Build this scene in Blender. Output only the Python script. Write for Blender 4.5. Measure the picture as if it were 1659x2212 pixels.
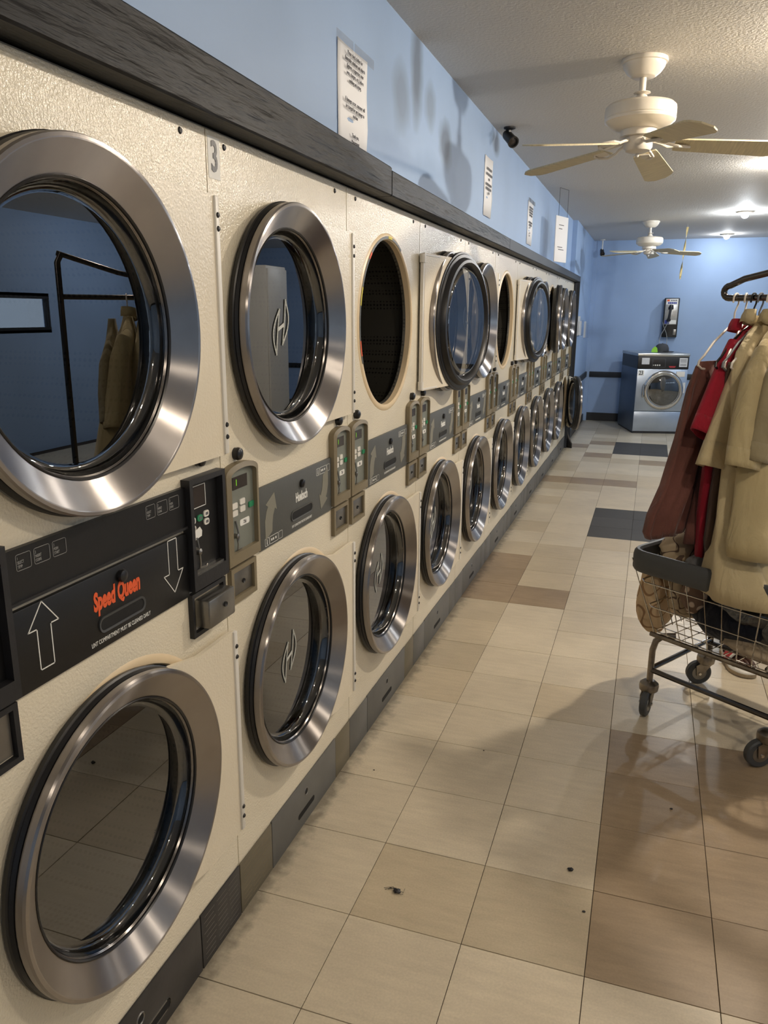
import bpy, bmesh, math, random
from mathutils import Vector, Matrix
random.seed(7)
PI = math.pi
sc = bpy.context.scene
col = sc.collection
for o in list(bpy.data.objects): bpy.data.objects.remove(o, do_unlink=True)

# ------------------------------------------------------------------ camera
F_PX = 1669.934
yaw, pit, rol = math.radians(18.657), math.radians(-14.3505), math.radians(0.3989)
right = Vector((math.cos(yaw), math.sin(yaw), 0))
fwd = Vector((-math.sin(yaw)*math.cos(pit), math.cos(yaw)*math.cos(pit), math.sin(pit)))
up = right.cross(fwd)
r2 = math.cos(rol)*right + math.sin(rol)*up
u2 = -math.sin(rol)*right + math.cos(rol)*up
cam = bpy.data.objects.new('camera', bpy.data.cameras.new('camera'))
col.objects.link(cam)
cam.data.sensor_fit = 'HORIZONTAL'; cam.data.sensor_width = 36
cam.data.lens = F_PX/1659*36; cam.data.clip_start = 0.02
M = Matrix((r2, u2, -fwd)).transposed().to_4x4(); M.translation = Vector((0.9071, 0, 1.5486))
cam.matrix_world = M
sc.camera = cam
# ------------------------------------------------------------------ world, exposure
sc.view_settings.view_transform = 'Standard'; sc.view_settings.look = 'None'
sc.view_settings.exposure = 0.42; sc.view_settings.gamma = 1.0
sc.view_settings.use_curve_mapping = False
w = bpy.data.worlds.new('world'); sc.world = w; w.use_nodes = True
w.node_tree.nodes['Background'].inputs[0].default_value = (0.68, 0.82, 1.0, 1)
w.node_tree.nodes['Background'].inputs[1].default_value = 1.3
# ceiling lamps: (x, y, colour, watts)
LAMPS = [(2.30, -0.60, (1, .86, .69), 30), (1.75, 1.15, (1, .86, .69), 20), (1.70, 3.60, (1, .87, .71), 62), (1.70, 6.45, (1, .93, .84), 36),
         (1.699, 9.24, (.90, .95, 1), 40), (1.711, 11.60, (.94, .97, 1), 12),
         (4.3, 3.6, (1, .87, .71), 34), (4.3, 8.0, (.9, .95, 1), 40)]

# ------------------------------------------------------------------ materials
def nt(name):
    m = bpy.data.materials.new(name); m.use_nodes = True
    return m, m.node_tree, m.node_tree.nodes, m.node_tree.links
def srgb(c):
    return tuple(((v/255)/12.92 if v/255 <= .04045 else (((v/255)+.055)/1.055)**2.4) for v in c)+(1,)
def mat(name, c, rough=.5, metal=0, bump=0, bscale=60, var=0, vscale=8, spec=.5, detail=3, stretch=None, aniso=0, coat=0, sheen=0, bdist=.002, wrinkle=0):
    """principled with optional noise bump (fine relief) and noise colour variation; c is sRGB 0-255"""
    m, t, N, L = nt(name); b = N['Principled BSDF']
    b.inputs['Base Color'].default_value = srgb(c); b.inputs['Roughness'].default_value = rough
    b.inputs['Metallic'].default_value = metal; b.inputs['Specular IOR Level'].default_value = spec
    b.inputs['Anisotropic'].default_value = aniso; b.inputs['Coat Weight'].default_value = coat
    b.inputs['Sheen Weight'].default_value = sheen
    tc = N.new('ShaderNodeTexCoord'); mp = N.new('ShaderNodeMapping'); L.new(tc.outputs['Object'], mp.inputs[0])
    if stretch: mp.inputs['Scale'].default_value = stretch
    if var:
        n = N.new('ShaderNodeTexNoise'); n.inputs['Scale'].default_value = vscale; n.inputs['Detail'].default_value = 5
        L.new(mp.outputs[0], n.inputs[0])
        r = N.new('ShaderNodeMapRange'); r.inputs['From Min'].default_value = .3; r.inputs['From Max'].default_value = .7
        r.inputs['To Min'].default_value = 1-var; r.inputs['To Max'].default_value = 1+var*.6
        L.new(n.outputs[0], r.inputs[0])
        mx = N.new('ShaderNodeVectorMath'); mx.operation = 'SCALE'; mx.inputs[0].default_value = srgb(c)[:3]
        L.new(r.outputs[0], mx.inputs['Scale']); L.new(mx.outputs[0], b.inputs['Base Color'])
    if bump:
        n = N.new('ShaderNodeTexNoise'); n.inputs['Scale'].default_value = bscale; n.inputs['Detail'].default_value = detail
        L.new(mp.outputs[0], n.inputs[0])
        bp = N.new('ShaderNodeBump'); bp.inputs['Strength'].default_value = bump; bp.inputs['Distance'].default_value = bdist
        L.new(n.outputs[0], bp.inputs['Height']); L.new(bp.outputs[0], b.inputs['Normal'])
        if wrinkle:
            m2 = N.new('ShaderNodeMapping'); m2.inputs['Scale'].default_value = (1, 1, .35); L.new(tc.outputs['Object'], m2.inputs[0])
            w_ = N.new('ShaderNodeTexNoise'); w_.inputs['Scale'].default_value = 13; w_.inputs['Detail'].default_value = 3; w_.inputs['Distortion'].default_value = .8
            L.new(m2.outputs[0], w_.inputs[0]); b2 = N.new('ShaderNodeBump'); b2.inputs['Strength'].default_value = wrinkle; b2.inputs['Distance'].default_value = .03
            L.new(w_.outputs[0], b2.inputs['Height']); L.new(b2.outputs[0], bp.inputs['Normal'])
    return m

M_cream = mat('cream_enamel', (228, 219, 198), .22, 0, .8, 190, .04, 3, .5, 2)
M_creamd = mat('cream_enamel_door', (227, 217, 196), .30, 0, .45, 170, .05, 5, .5, 2)
M_creamlip = mat('cream_lip', (226, 205, 170), .35, 0, .1, 60)
M_chrome = mat('brushed_stainless', (166, 161, 158), .30, 1, .05, 30, .05, 20, aniso=1.0)
M_chrome.node_tree.nodes['Principled BSDF'].inputs['Anisotropic Rotation'].default_value = .25
tg = M_chrome.node_tree.nodes.new('ShaderNodeTangent'); tg.direction_type = 'RADIAL'; tg.axis = 'X'
M_chrome.node_tree.links.new(tg.outputs[0], M_chrome.node_tree.nodes['Principled BSDF'].inputs['Tangent'])
M_chrome2 = mat('polished_chrome', (205, 203, 200), .12, 1, 0)
M_rustchrome = mat('worn_chrome', (150, 142, 132), .32, 1, .2, 80, .35, 30)
M_steel = mat('grey_steel', (140, 138, 134), .35, .9, .1, 50, .1, 30)
M_rubber = mat('black_rubber', (22, 22, 24), .38, 0, .08, 60)
M_rubgloss = mat('black_rubber_satin', (30, 30, 32), .28, 0)
M_black = mat('black_panel', (13, 13, 15), .42, 0, .08, 120, .1, 20)
M_blackd = mat('black_dusty_trim', (30, 30, 33), .5, 0, .2, 120, .25, 30)
M_hole = mat('dark_recess', (10, 10, 11), .8)
M_grey = mat('huebsch_grey', (82, 84, 82), .5, 0, .1, 160, .05, 12)
M_toe = mat('toe_grey', (98, 98, 96), .45, 0, .1, 90, .12, 10)
M_toetan = mat('toe_tan', (108, 101, 84), .5, 0, .25, 60, .18, 14, stretch=(1, .15, 1))
M_toeblk = mat('toe_black', (48, 47, 48), .42, 0, .15, 80, .3, 16)
M_tan = mat('tan_plastic', (126, 115, 92), .5, 0, .12, 200, .04, 10)
M_face = mat('faceplate_greygreen', (128, 132, 124), .45, .2, 0, 60, .08, 20)
M_arrow = mat('arrow_tan', (128, 126, 114), .55)
M_white = mat('white_print', (230, 230, 226), .6)
M_whitep = mat('white_plastic', (222, 219, 212), .4)
M_dimw = mat('dim_print', (150, 150, 148), .6)
M_orange = mat('orange_print', (226, 92, 46), .6)
M_yellow = mat('yellow_tape', (205, 190, 60), .6)
M_green = mat('green_button', (40, 132, 90), .5)
M_disp = mat('display_glass', (52, 46, 44), .25)
M_lime = mat('lime_plastic', (150, 215, 60), .5)
M_blue = mat('blue_print', (40, 60, 150), .5)
M_red = mat('red_print', (170, 40, 48), .5)
M_oak = mat('pale_oak_blade', (206, 194, 160), .45, 0, .1, 40, .16, 10, stretch=(14, 1.2, 1))
M_fan = mat('aged_white_enamel', (222, 214, 200), .3, 0, .04, 40, .06, 14)
M_wood = mat('black_stained_wood', (24, 24, 26), .5, 0, 1.0, 30, .6, 9, .25, 8, stretch=(1, .13, 1), bdist=.012)
M_woodg = mat('slate_painted_wood', (48, 52, 58), .55, 0, .3, 20, .1, 5, .3, stretch=(1, .2, 1))
M_under = mat('black_underside', (18, 18, 18), .7)
M_railb = mat('black_rail', (36, 38, 42), .5)
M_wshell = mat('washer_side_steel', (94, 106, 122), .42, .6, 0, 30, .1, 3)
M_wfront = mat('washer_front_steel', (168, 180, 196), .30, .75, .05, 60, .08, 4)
M_lid = mat('washer_lid_steel', (190, 190, 186), .25, .9, 0)
M_paper = mat('paper', (244, 244, 246), .7)
M_paperb = mat('paper_sticker', (206, 208, 210), .6, 0, 0, 1, .1, 60)
M_print = mat('print_grey', (96, 96, 100), .7)
M_capg = mat('charcoal_cap_fabric', (66, 68, 72), .85)
M_cord = mat('steel_cord', (190, 190, 186), .3, .8)
M_phone = mat('payphone_steel', (170, 172, 172), .35, .7, 0, 1, .15, 20)
M_bumper = mat('grey_vinyl_bumper', (68, 70, 72), .5, 0, .06, 60)
M_pole = mat('dark_chrome_tube', (92, 88, 86), .18, 1, 0)
M_fly = mat('amber_fly_ribbon', (196, 176, 120), .5)
M_skin = mat('dark_brown_skin', (74, 48, 38), .5, 0, .05, 80)
M_nail = mat('toenail', (150, 112, 96), .35)
M_hair = mat('black_hair', (20, 18, 17), .7, 0, .5, 80)
M_hangw = mat('white_hanger_plastic', (226, 220, 210), .35)
M_hangk = mat('black_hanger_plastic', (24, 24, 26), .3)
M_hangg = mat('grey_hanger_plastic', (110, 114, 120), .35)
def cloth(name, c, var=.12, vs=10, bump=.35, rough=.85): return mat(name, c, rough, 0, bump, 240, var, vs, .25, 4, sheen=.15, wrinkle=.65)
M_brown = cloth('faded_maroon_cloth', (112, 72, 64), .3, 6)
M_dbrown = cloth('dark_brown_cloth', (84, 66, 56), .25, 7)
M_redc = cloth('red_pique_cotton', (158, 30, 50), .06)
M_plum = cloth('plum_cloth', (66, 34, 44), .2)
M_khaki = cloth('khaki_twill', (200, 184, 146), .06)
M_khaki2 = cloth('tan_twill', (184, 168, 128), .07)
M_olive = cloth('olive_khaki_cloth', (146, 134, 104), .15)
M_navy = cloth('navy_denim', (22, 26, 38), .15)
M_dark = cloth('charcoal_cloth', (46, 46, 50), .15)
M_greyc = cloth('grey_cloth', (100, 100, 102), .12)
M_beige = cloth('beige_cloth', (190, 172, 146), .08)

def pattern_mat(name, c1, c2, scale, wid, kind='L'):
    """two-colour print: looping lines (contour bands of a noise) or blotches"""
    m, t, N, L = nt(name); b = N['Principled BSDF']; b.inputs['Roughness'].default_value = .85
    tc = N.new('ShaderNodeTexCoord'); n = N.new('ShaderNodeTexVoronoi' if kind == 'V' else 'ShaderNodeTexNoise')
    n.inputs['Scale'].default_value = scale; L.new(tc.outputs['Object'], n.inputs[0]); r = N.new('ShaderNodeValToRGB'); e = r.color_ramp.elements
    if kind == 'V':
        e[0].position = wid; e[0].color = srgb(c1); e[1].position = wid+.08; e[1].color = srgb(c2)
    else:
        n.inputs['Detail'].default_value = 0; e[0].position = .5-wid-.015; e[0].color = srgb(c2); e[1].position = .5-wid; e[1].color = srgb(c1)
        q = e.new(.5+wid); q.color = srgb(c1); q = e.new(.5+wid+.015); q.color = srgb(c2)
    L.new(n.outputs[0], r.inputs[0]); L.new(r.outputs[0], b.inputs['Base Color'])
    return m
M_print1 = pattern_mat('beige_looped_print', (148, 116, 84), (204, 178, 142), 13, .022)
M_print2 = pattern_mat('taupe_leaf_print', (88, 70, 58), (178, 160, 132), 17, .018)
M_floral = pattern_mat('floral_print', (210, 190, 170), (120, 96, 80), 26, .35, 'V')

def emis(name, c, s):
    m, t, N, L = nt(name); N.remove(N['Principled BSDF']); e = N.new('ShaderNodeEmission')
    e.inputs[0].default_value = tuple(c)+(1,); e.inputs[1].default_value = s
    L.new(e.outputs[0], N['Material Output'].inputs[0]); return m
M_lcd = emis('green_digits', (.35, .9, .05), .55)

def glass_mat(name, tint, f0, rough=.0, p=4.5):
    """thin tinted pane: mirror share grows from f0 head-on towards 1 at grazing view"""
    m, t, N, L = nt(name); N.remove(N['Principled BSDF'])
    tr = N.new('ShaderNodeBsdfTransparent'); tr.inputs[0].default_value = tuple(tint)+(1,)
    gl = N.new('ShaderNodeBsdfGlossy'); gl.inputs['Roughness'].default_value = rough; gl.inputs[0].default_value = (.95, .97, 1, 1)
    lw = N.new('ShaderNodeLayerWeight'); pw = N.new('ShaderNodeMath'); pw.operation = 'POWER'; L.new(lw.outputs['Facing'], pw.inputs[0]); pw.inputs[1].default_value = p
    mr = N.new('ShaderNodeMapRange'); mr.inputs['To Min'].default_value = f0; L.new(pw.outputs[0], mr.inputs[0])
    mx = N.new('ShaderNodeMixShader'); L.new(mr.outputs[0], mx.inputs[0]); L.new(tr.outputs[0], mx.inputs[1]); L.new(gl.outputs[0], mx.inputs[2])
    L.new(mx.outputs[0], N['Material Output'].inputs[0]); return m
M_glass = glass_mat('smoked_door_glass', (.40, .40, .38), .15)
M_clear = glass_mat('clear_acrylic', (.985, .985, .985), .03)
M_poly = glass_mat('clear_poly_bag', (.78, .78, .76), .12, .22)
M_pane = glass_mat('window_pane', (.92, .94, .95), .05)

def drum_mat():
    m, t, N, L = nt('perforated_drum'); b = N['Principled BSDF']; b.inputs['Roughness'].default_value = .5; b.inputs['Metallic'].default_value = .3
    tc = N.new('ShaderNodeTexCoord'); v = N.new('ShaderNodeTexVoronoi'); v.inputs['Scale'].default_value = 72; v.inputs['Randomness'].default_value = .12
    L.new(tc.outputs['Object'], v.inputs[0]); r = N.new('ShaderNodeValToRGB')
    r.color_ramp.elements[0].position = .26; r.color_ramp.elements[0].color = (.003, .003, .003, 1)
    r.color_ramp.elements[1].position = .34; r.color_ramp.elements[1].color = srgb((62, 60, 54))
    L.new(v.outputs[0], r.inputs[0]); L.new(r.outputs[0], b.inputs['Base Color']); return m
M_drum = drum_mat()

def wall_mat(name, c, stains):
    """blue wall paint; stains = list of (centre, radii, colour, strength) in world metres"""
    m, t, N, L = nt(name); b = N['Principled BSDF']; b.inputs['Roughness'].default_value = .55
    g = N.new('ShaderNodeNewGeometry'); n = N.new('ShaderNodeTexNoise'); n.inputs['Scale'].default_value = 1.3
    n.inputs['Detail'].default_value = 3; L.new(g.outputs['Position'], n.inputs[0])
    mr = N.new('ShaderNodeMapRange'); mr.inputs['From Min'].default_value = .35; mr.inputs['From Max'].default_value = .65
    mr.inputs['To Min'].default_value = .94; mr.inputs['To Max'].default_value = 1.05; L.new(n.outputs[0], mr.inputs[0])
    vm = N.new('ShaderNodeVectorMath'); vm.operation = 'SCALE'; vm.inputs[0].default_value = srgb(c)[:3]; L.new(mr.outputs[0], vm.inputs['Scale'])
    cur = vm.outputs[0]
    n2 = N.new('ShaderNodeTexNoise'); n2.inputs['Scale'].default_value = 6; L.new(g.outputs['Position'], n2.inputs[0])
    for (ce, ra, co, st) in stains:
        s = N.new('ShaderNodeVectorMath'); s.operation = 'SUBTRACT'; L.new(g.outputs['Position'], s.inputs[0]); s.inputs[1].default_value = ce
        d = N.new('ShaderNodeVectorMath'); d.operation = 'DIVIDE'; L.new(s.outputs[0], d.inputs[0]); d.inputs[1].default_value = ra
        ln = N.new('ShaderNodeVectorMath'); ln.operation = 'LENGTH'; L.new(d.outputs[0], ln.inputs[0])
        ad = N.new('ShaderNodeMath'); ad.operation = 'ADD'; L.new(ln.outputs['Value'], ad.inputs[0])
        mm = N.new('ShaderNodeMath'); mm.operation = 'MULTIPLY'; L.new(n2.outputs[0], mm.inputs[0]); mm.inputs[1].default_value = .7
        L.new(mm.outputs[0], ad.inputs[1])
        r = N.new('ShaderNodeMapRange'); r.inputs['From Min'].default_value = .75; r.inputs['From Max'].default_value = 1.4
        r.inputs['To Min'].default_value = st; r.inputs['To Max'].default_value = 0; L.new(ad.outputs[0], r.inputs[0])
        mx = N.new('ShaderNodeMix'); mx.data_type = 'RGBA'; L.new(r.outputs[0], mx.inputs['Factor'])
        L.new(cur, mx.inputs['A']); mx.inputs['B'].default_value = srgb(co); cur = mx.outputs['Result']
    L.new(cur, b.inputs['Base Color'])
    nb = N.new('ShaderNodeTexNoise'); nb.inputs['Scale'].default_value = 90; L.new(g.outputs['Position'], nb.inputs[0])
    bp = N.new('ShaderNodeBump'); bp.inputs['Strength'].default_value = .12; bp.inputs['Distance'].default_value = .002
    L.new(nb.outputs[0], bp.inputs['Height']); L.new(bp.outputs[0], b.inputs['Normal'])
    return m
BLUE = (150, 176, 212)
M_wall = wall_mat('blue_wall_paint', BLUE, [])
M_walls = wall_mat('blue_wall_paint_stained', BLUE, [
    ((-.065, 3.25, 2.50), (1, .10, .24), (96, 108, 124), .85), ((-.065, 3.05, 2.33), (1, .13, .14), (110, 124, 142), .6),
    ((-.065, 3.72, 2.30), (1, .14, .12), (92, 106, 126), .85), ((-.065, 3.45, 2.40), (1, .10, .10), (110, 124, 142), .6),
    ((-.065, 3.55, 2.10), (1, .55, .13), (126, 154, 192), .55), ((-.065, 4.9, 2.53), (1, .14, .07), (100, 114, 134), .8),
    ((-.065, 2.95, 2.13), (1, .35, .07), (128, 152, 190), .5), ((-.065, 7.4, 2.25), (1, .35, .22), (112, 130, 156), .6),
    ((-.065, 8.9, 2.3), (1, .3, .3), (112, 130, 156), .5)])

def ceil_mat():
    m, t, N, L = nt('popcorn_ceiling'); b = N['Principled BSDF']; b.inputs['Roughness'].default_value = .72
    b.inputs['Specular IOR Level'].default_value = .35
    b.inputs['Base Color'].default_value = srgb((210, 207, 202)); g = N.new('ShaderNodeNewGeometry')
    n = N.new('ShaderNodeTexNoise'); n.inputs['Scale'].default_value = 75; n.inputs['Detail'].default_value = 4; L.new(g.outputs['Position'], n.inputs[0])
    bp = N.new('ShaderNodeBump'); bp.inputs['Strength'].default_value = .7; bp.inputs['Distance'].default_value = .006
    L.new(n.outputs[0], bp.inputs['Height']); L.new(bp.outputs[0], b.inputs['Normal']); return m
M_ceil = ceil_mat()

def tile_mat(name, c, var=.10):
    m, t, N, L = nt(name); b = N['Principled BSDF']; b.inputs['Roughness'].default_value = .38; b.inputs['Specular IOR Level'].default_value = .4
    g = N.new('ShaderNodeNewGeometry'); oi = N.new('ShaderNodeObjectInfo')
    mp = N.new('ShaderNodeMapping'); mp.inputs['Scale'].default_value = (5, 26, 5); L.new(g.outputs['Position'], mp.inputs[0])
    n = N.new('ShaderNodeTexNoise'); n.inputs['Scale'].default_value = 1.6; n.inputs['Detail'].default_value = 7; n.inputs['Roughness'].default_value = .62
    L.new(mp.outputs[0], n.inputs[0])
    n2 = N.new('ShaderNodeTexNoise'); n2.inputs['Scale'].default_value = 3.2; n2.inputs['Detail'].default_value = 4; L.new(g.outputs['Position'], n2.inputs[0])
    n3 = N.new('ShaderNodeTexNoise'); n3.inputs['Scale'].default_value = 170; n3.inputs['Detail'].default_value = 3; L.new(g.outputs['Position'], n3.inputs[0])
    def rng(src, a, b_, lo=.3, hi=.7):
        r = N.new('ShaderNodeMapRange'); r.inputs['From Min'].default_value = lo; r.inputs['From Max'].default_value = hi
        r.inputs['To Min'].default_value = a; r.inputs['To Max'].default_value = b_; L.new(src, r.inputs[0]); return r.outputs[0]
    def mul(a, b_):
        q = N.new('ShaderNodeMath'); q.operation = 'MULTIPLY'; L.new(a, q.inputs[0]); L.new(b_, q.inputs[1]); return q.outputs[0]
    f = mul(mul(rng(n.outputs[0], 1-var, 1+var*.5), rng(n2.outputs[0], 1-var, 1+var*.5)), mul(rng(oi.outputs['Random'], .93, 1.05, 0, 1), rng(n3.outputs[0], .93, 1.05)))
    # grime that has gathered along the foot of the dryers (x close to 0)
    sx = N.new('ShaderNodeSeparateXYZ'); L.new(g.outputs['Position'], sx.inputs[0])
    nd = N.new('ShaderNodeTexNoise'); nd.inputs['Scale'].default_value = 22; nd.inputs['Detail'].default_value = 6; L.new(g.outputs['Position'], nd.inputs[0])
    ad = N.new('ShaderNodeMath'); ad.operation = 'MULTIPLY_ADD'; L.new(nd.outputs[0], ad.inputs[0]); ad.inputs[1].default_value = -.11; L.new(sx.outputs[0], ad.inputs[2])
    f = mul(f, rng(ad.outputs[0], .45, 1.0, -.045, .0))
    vm = N.new('ShaderNodeVectorMath'); vm.operation = 'SCALE'; vm.inputs[0].default_value = srgb(c)[:3]; L.new(f, vm.inputs['Scale'])
    L.new(vm.outputs[0], b.inputs['Base Color'])
    bp = N.new('ShaderNodeBump'); bp.inputs['Strength'].default_value = .12; bp.inputs['Distance'].default_value = .001
    L.new(n3.outputs[0], bp.inputs['Height']); L.new(bp.outputs[0], b.inputs['Normal'])
    return m
M_t1 = tile_mat('vinyl_tile_cream', (206, 194, 171)); M_t2 = tile_mat('vinyl_tile_sand', (193, 179, 153))
M_t3 = tile_mat('vinyl_tile_brown', (158, 138, 112), .16); M_t4 = tile_mat('vinyl_tile_charcoal', (72, 71, 70), .06)
for i_, v_ in (('Roughness', .6), ('Specular IOR Level', .2)): M_t4.node_tree.nodes['Principled BSDF'].inputs[i_].default_value = v_
M_grout = mat('dark_joint', (52, 40, 28), .8)

# ------------------------------------------------------------------ mesh helpers
def smooth(bm, ang=35):
    for f in bm.faces: f.smooth = True
    for e in bm.edges:
        if len(e.link_faces) == 2 and e.calc_face_angle(0) > math.radians(ang): e.smooth = False
CACHE = {}
def obj(name, b, m, parent=None, key=None, loc=None, ang=35, solid=0, sub=0):
    """one mesh object from a bmesh (or a function that makes one, cached by key)"""
    if key and key in CACHE: me = CACHE[key]
    else:
        bm = b() if callable(b) else b
        bmesh.ops.recalc_face_normals(bm, faces=bm.faces) if not getattr(bm, 'keepn', False) else None
        smooth(bm, ang); me = bpy.data.meshes.new(name); bm.to_mesh(me); bm.free()
        for mm in (m if isinstance(m, (list, tuple)) else [m]): me.materials.append(mm)
        if key: CACHE[key] = me
    o = bpy.data.objects.new(name, me); col.objects.link(o)
    if parent: o.parent = parent
    if loc: o.location = loc
    if sub: s = o.modifiers.new('sub', 'SUBSURF'); s.levels = s.render_levels = sub
    if solid: s = o.modifiers.new('thick', 'SOLIDIFY'); s.thickness = solid; s.offset = 0
    return o
def tag(o, label=None, cat=None, group=None, kind=None):
    if label: o['label'] = label
    if cat: o['category'] = cat
    if group: o['group'] = group
    if kind: o['kind'] = kind
    return o
def empty(name, loc=(0, 0, 0), rz=0):
    o = bpy.data.objects.new(name, None); o.empty_display_size = .05; col.objects.link(o); o.location = loc; o.rotation_euler.z = rz; return o
def BM(): return bmesh.new()
def box(bm, x0, x1, y0, y1, z0, z1, bev=0):
    vs = [bm.verts.new((x, y, z)) for x in (x0, x1) for y in (y0, y1) for z in (z0, z1)]
    fs = [(0, 1, 3, 2), (4, 6, 7, 5), (0, 4, 5, 1), (2, 3, 7, 6), (0, 2, 6, 4), (1, 5, 7, 3)]
    F = [bm.faces.new([vs[i] for i in f]) for f in fs]
    if bev:
        es = list({e for f in F for e in f.edges}); bmesh.ops.bevel(bm, geom=es, offset=bev, segments=2, affect='EDGES', profile=.5)
    return bm
def bx(*a): return box(BM(), *a)
def ring_faces(bm, A, B, closed=True):
    n = len(A)
    for i in range(n if closed else n-1):
        j = (i+1) % n
        try: bm.faces.new((A[i], A[j], B[j], B[i]))
        except ValueError: pass
def lathe(bm, prof, c=(0, 0, 0), ax='x', n=48, cap0=False, cap1=False):
    """prof: (radius, height) pairs turned round axis ax through c"""
    c = Vector(c); rings = []
    for r, h in prof:
        R = []
        for i in range(n):
            a = 2*PI*i/n; s, t = r*math.cos(a), r*math.sin(a)
            p = {'x': (h, s, t), 'y': (s, h, t), 'z': (s, t, h)}[ax]
            R.append(bm.verts.new(c+Vector(p)))
        rings.append(R)
    for A, B in zip(rings, rings[1:]): ring_faces(bm, A, B)
    if cap0: bm.faces.new(rings[0])
    if cap1: bm.faces.new(rings[-1])
    return bm
def lat(*a, **k): return lathe(BM(), *a, **k)
def tube(bm, pts, r, n=8, closed=False, cap=True, rs=None):
    pts = [Vector(p) for p in pts]; m = len(pts); rings = []
    ref = None
    for i, p in enumerate(pts):
        a = pts[(i-1) % m] if (i or closed) else p; b = pts[(i+1) % m] if (i < m-1 or closed) else p
        d = (b-a).normalized()
        if ref is None:
            ref = d.orthogonal().normalized()
        ref = (ref-d*ref.dot(d)).normalized(); bi = d.cross(ref); rr = rs[i] if rs else r
        rings.append([bm.verts.new(p+rr*(math.cos(2*PI*k/n)*ref+math.sin(2*PI*k/n)*bi)) for k in range(n)])
    for A, B in zip(rings, rings[1:]): ring_faces(bm, A, B)
    if closed: ring_faces(bm, rings[-1], rings[0])
    elif cap: bm.faces.new(rings[0]); bm.faces.new(rings[-1])
    return bm
def tb(*a, **k): return tube(BM(), *a, **k)
def prism(bm, pts, h0, h1, ax='x'):
    """polygon pts (a,b) extruded along ax from h0 to h1; a,b are the other axes in order"""
    def P(a, b, h): return {'x': (h, a, b), 'y': (a, h, b), 'z': (a, b, h)}[ax]
    A = [bm.verts.new(P(a, b, h0)) for a, b in pts]; B = [bm.verts.new(P(a, b, h1)) for a, b in pts]
    bm.faces.new(A); bm.faces.new(B); ring_faces(bm, A, B); return bm
def pr(*a, **k): return prism(BM(), *a, **k)
def outline(bm, pts, wd, h0, h1):
    """thin printed outline round polygon pts in the y-z plane"""
    n = len(pts)
    for i in range(n):
        a, b = Vector(pts[i]), Vector(pts[(i+1) % n]); d = (b-a).normalized()*wd*.5; q = Vector((-d.y, d.x))
        prism(bm, [a-d-q, b+d-q, b+d+q, a-d+q], h0, h1)
    return bm
def arc(cx, cy, r, a0, a1, n=10):
    return [(cx+r*math.cos(math.radians(a0+(a1-a0)*i/n)), cy+r*math.sin(math.radians(a0+(a1-a0)*i/n))) for i in range(n+1)]
def rrect(y0, y1, z0, z1, r, n=5):
    return arc(y1-r, z1-r, r, 0, 90, n)+arc(y0+r, z1-r, r, 90, 180, n)+arc(y0+r, z0+r, r, 180, 270, n)+arc(y1-r, z0+r, r, 270, 360, n)
def text(name, s, size, loc, m, parent=None, rot='x', sx=1.0, shear=0, align='CENTER', ext=.0004, key=None, offset=0, spacing=1.0, lines=1.0):
    """flat lettering turned into a mesh; rot 'x' reads along +y facing +x, '-y' reads along +x facing -y"""
    if key and key in CACHE: me = CACHE[key]
    else:
        cu = bpy.data.curves.new(name, 'FONT'); cu.body = s; cu.size = size; cu.align_x = align; cu.align_y = 'CENTER'
        cu.extrude = ext; cu.shear = shear; cu.offset = offset; cu.space_character = spacing; cu.space_line = lines; cu.resolution_u = 3
        t = bpy.data.objects.new('t', cu); col.objects.link(t); bpy.context.view_layer.update()
        me = bpy.data.meshes.new_from_object(t.evaluated_get(bpy.context.evaluated_depsgraph_get()))
        bpy.data.objects.remove(t, do_unlink=True); me.name = name; me.materials.clear(); me.materials.append(m)
        R = Matrix(((0, 0, 1), (1, 0, 0), (0, 1, 0))) if rot == 'x' else Matrix(((1, 0, 0), (0, 0, -1), (0, 1, 0)))
        me.transform((R @ Matrix.Diagonal((sx, 1, 1))).to_4x4())
        if key: CACHE[key] = me
    o = bpy.data.objects.new(name, me); col.objects.link(o); o.location = loc
    if parent: o.parent = parent
    return o
def struct(name, bm, m, **k): return tag(obj(name, bm, m, **k), kind='structure')

# ------------------------------------------------------------------ the room
XR, YB, ZC, Y0 = 5.6, 12.2, 2.6, -2.6
T = .3048; TX, TY = .27295, 1.3059
struct('ceiling', bx(-.9, XR+.1, Y0-.1, YB+.1, ZC, ZC+.1), M_ceil)
wl = struct('wall_left', bx(-.99, -.065, Y0-.1, 9.54, 1.935, ZC), M_walls)
wl3 = struct('wall_left', bx(-.99, -.89, Y0-.1, 9.54, 0, 1.935), M_wall)
wl2 = struct('wall_left', bx(-.99, -.012, 9.54, YB+.1, 0, ZC), M_wall)
struct('wall_back', bx(-.165, XR+.1, YB, YB+.1, 0, ZC), M_wall)
struct('wall_front', bx(-.99, XR+.1, Y0-.1, Y0, 0, ZC), M_wall)
WY0, WY1, WZ0, WZ1 = 3.2, 7.40, 1.35, 1.72
bm = BM(); box(bm, XR, XR+.1, Y0, WY0, 0, ZC); box(bm, XR, XR+.1, WY1, YB, 0, ZC); box(bm, XR, XR+.1, WY0, WY1, 0, WZ0); box(bm, XR, XR+.1, WY0, WY1, WZ1, ZC)
struct('wall_right', bm, M_wall)
win = tag(empty('window_1', (XR, WY0, WZ0)), kind='structure')
for i in range(6):
    y = (WY1-WY0)*i/5
    obj('mullion', bx(.01, .07, y-.025, y+.025, 0, WZ1-WZ0), M_blackd, win)
for z in (0, WZ1-WZ0): obj('sill', bx(0, .08, 0, WY1-WY0, z-.03, z+.03), M_blackd, win)
for i in range(5): obj('pane', bx(.035, .041, (WY1-WY0)*i/5+.025, (WY1-WY0)*(i+1)/5-.025, .03, WZ1-WZ0-.03), M_pane, win)
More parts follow.
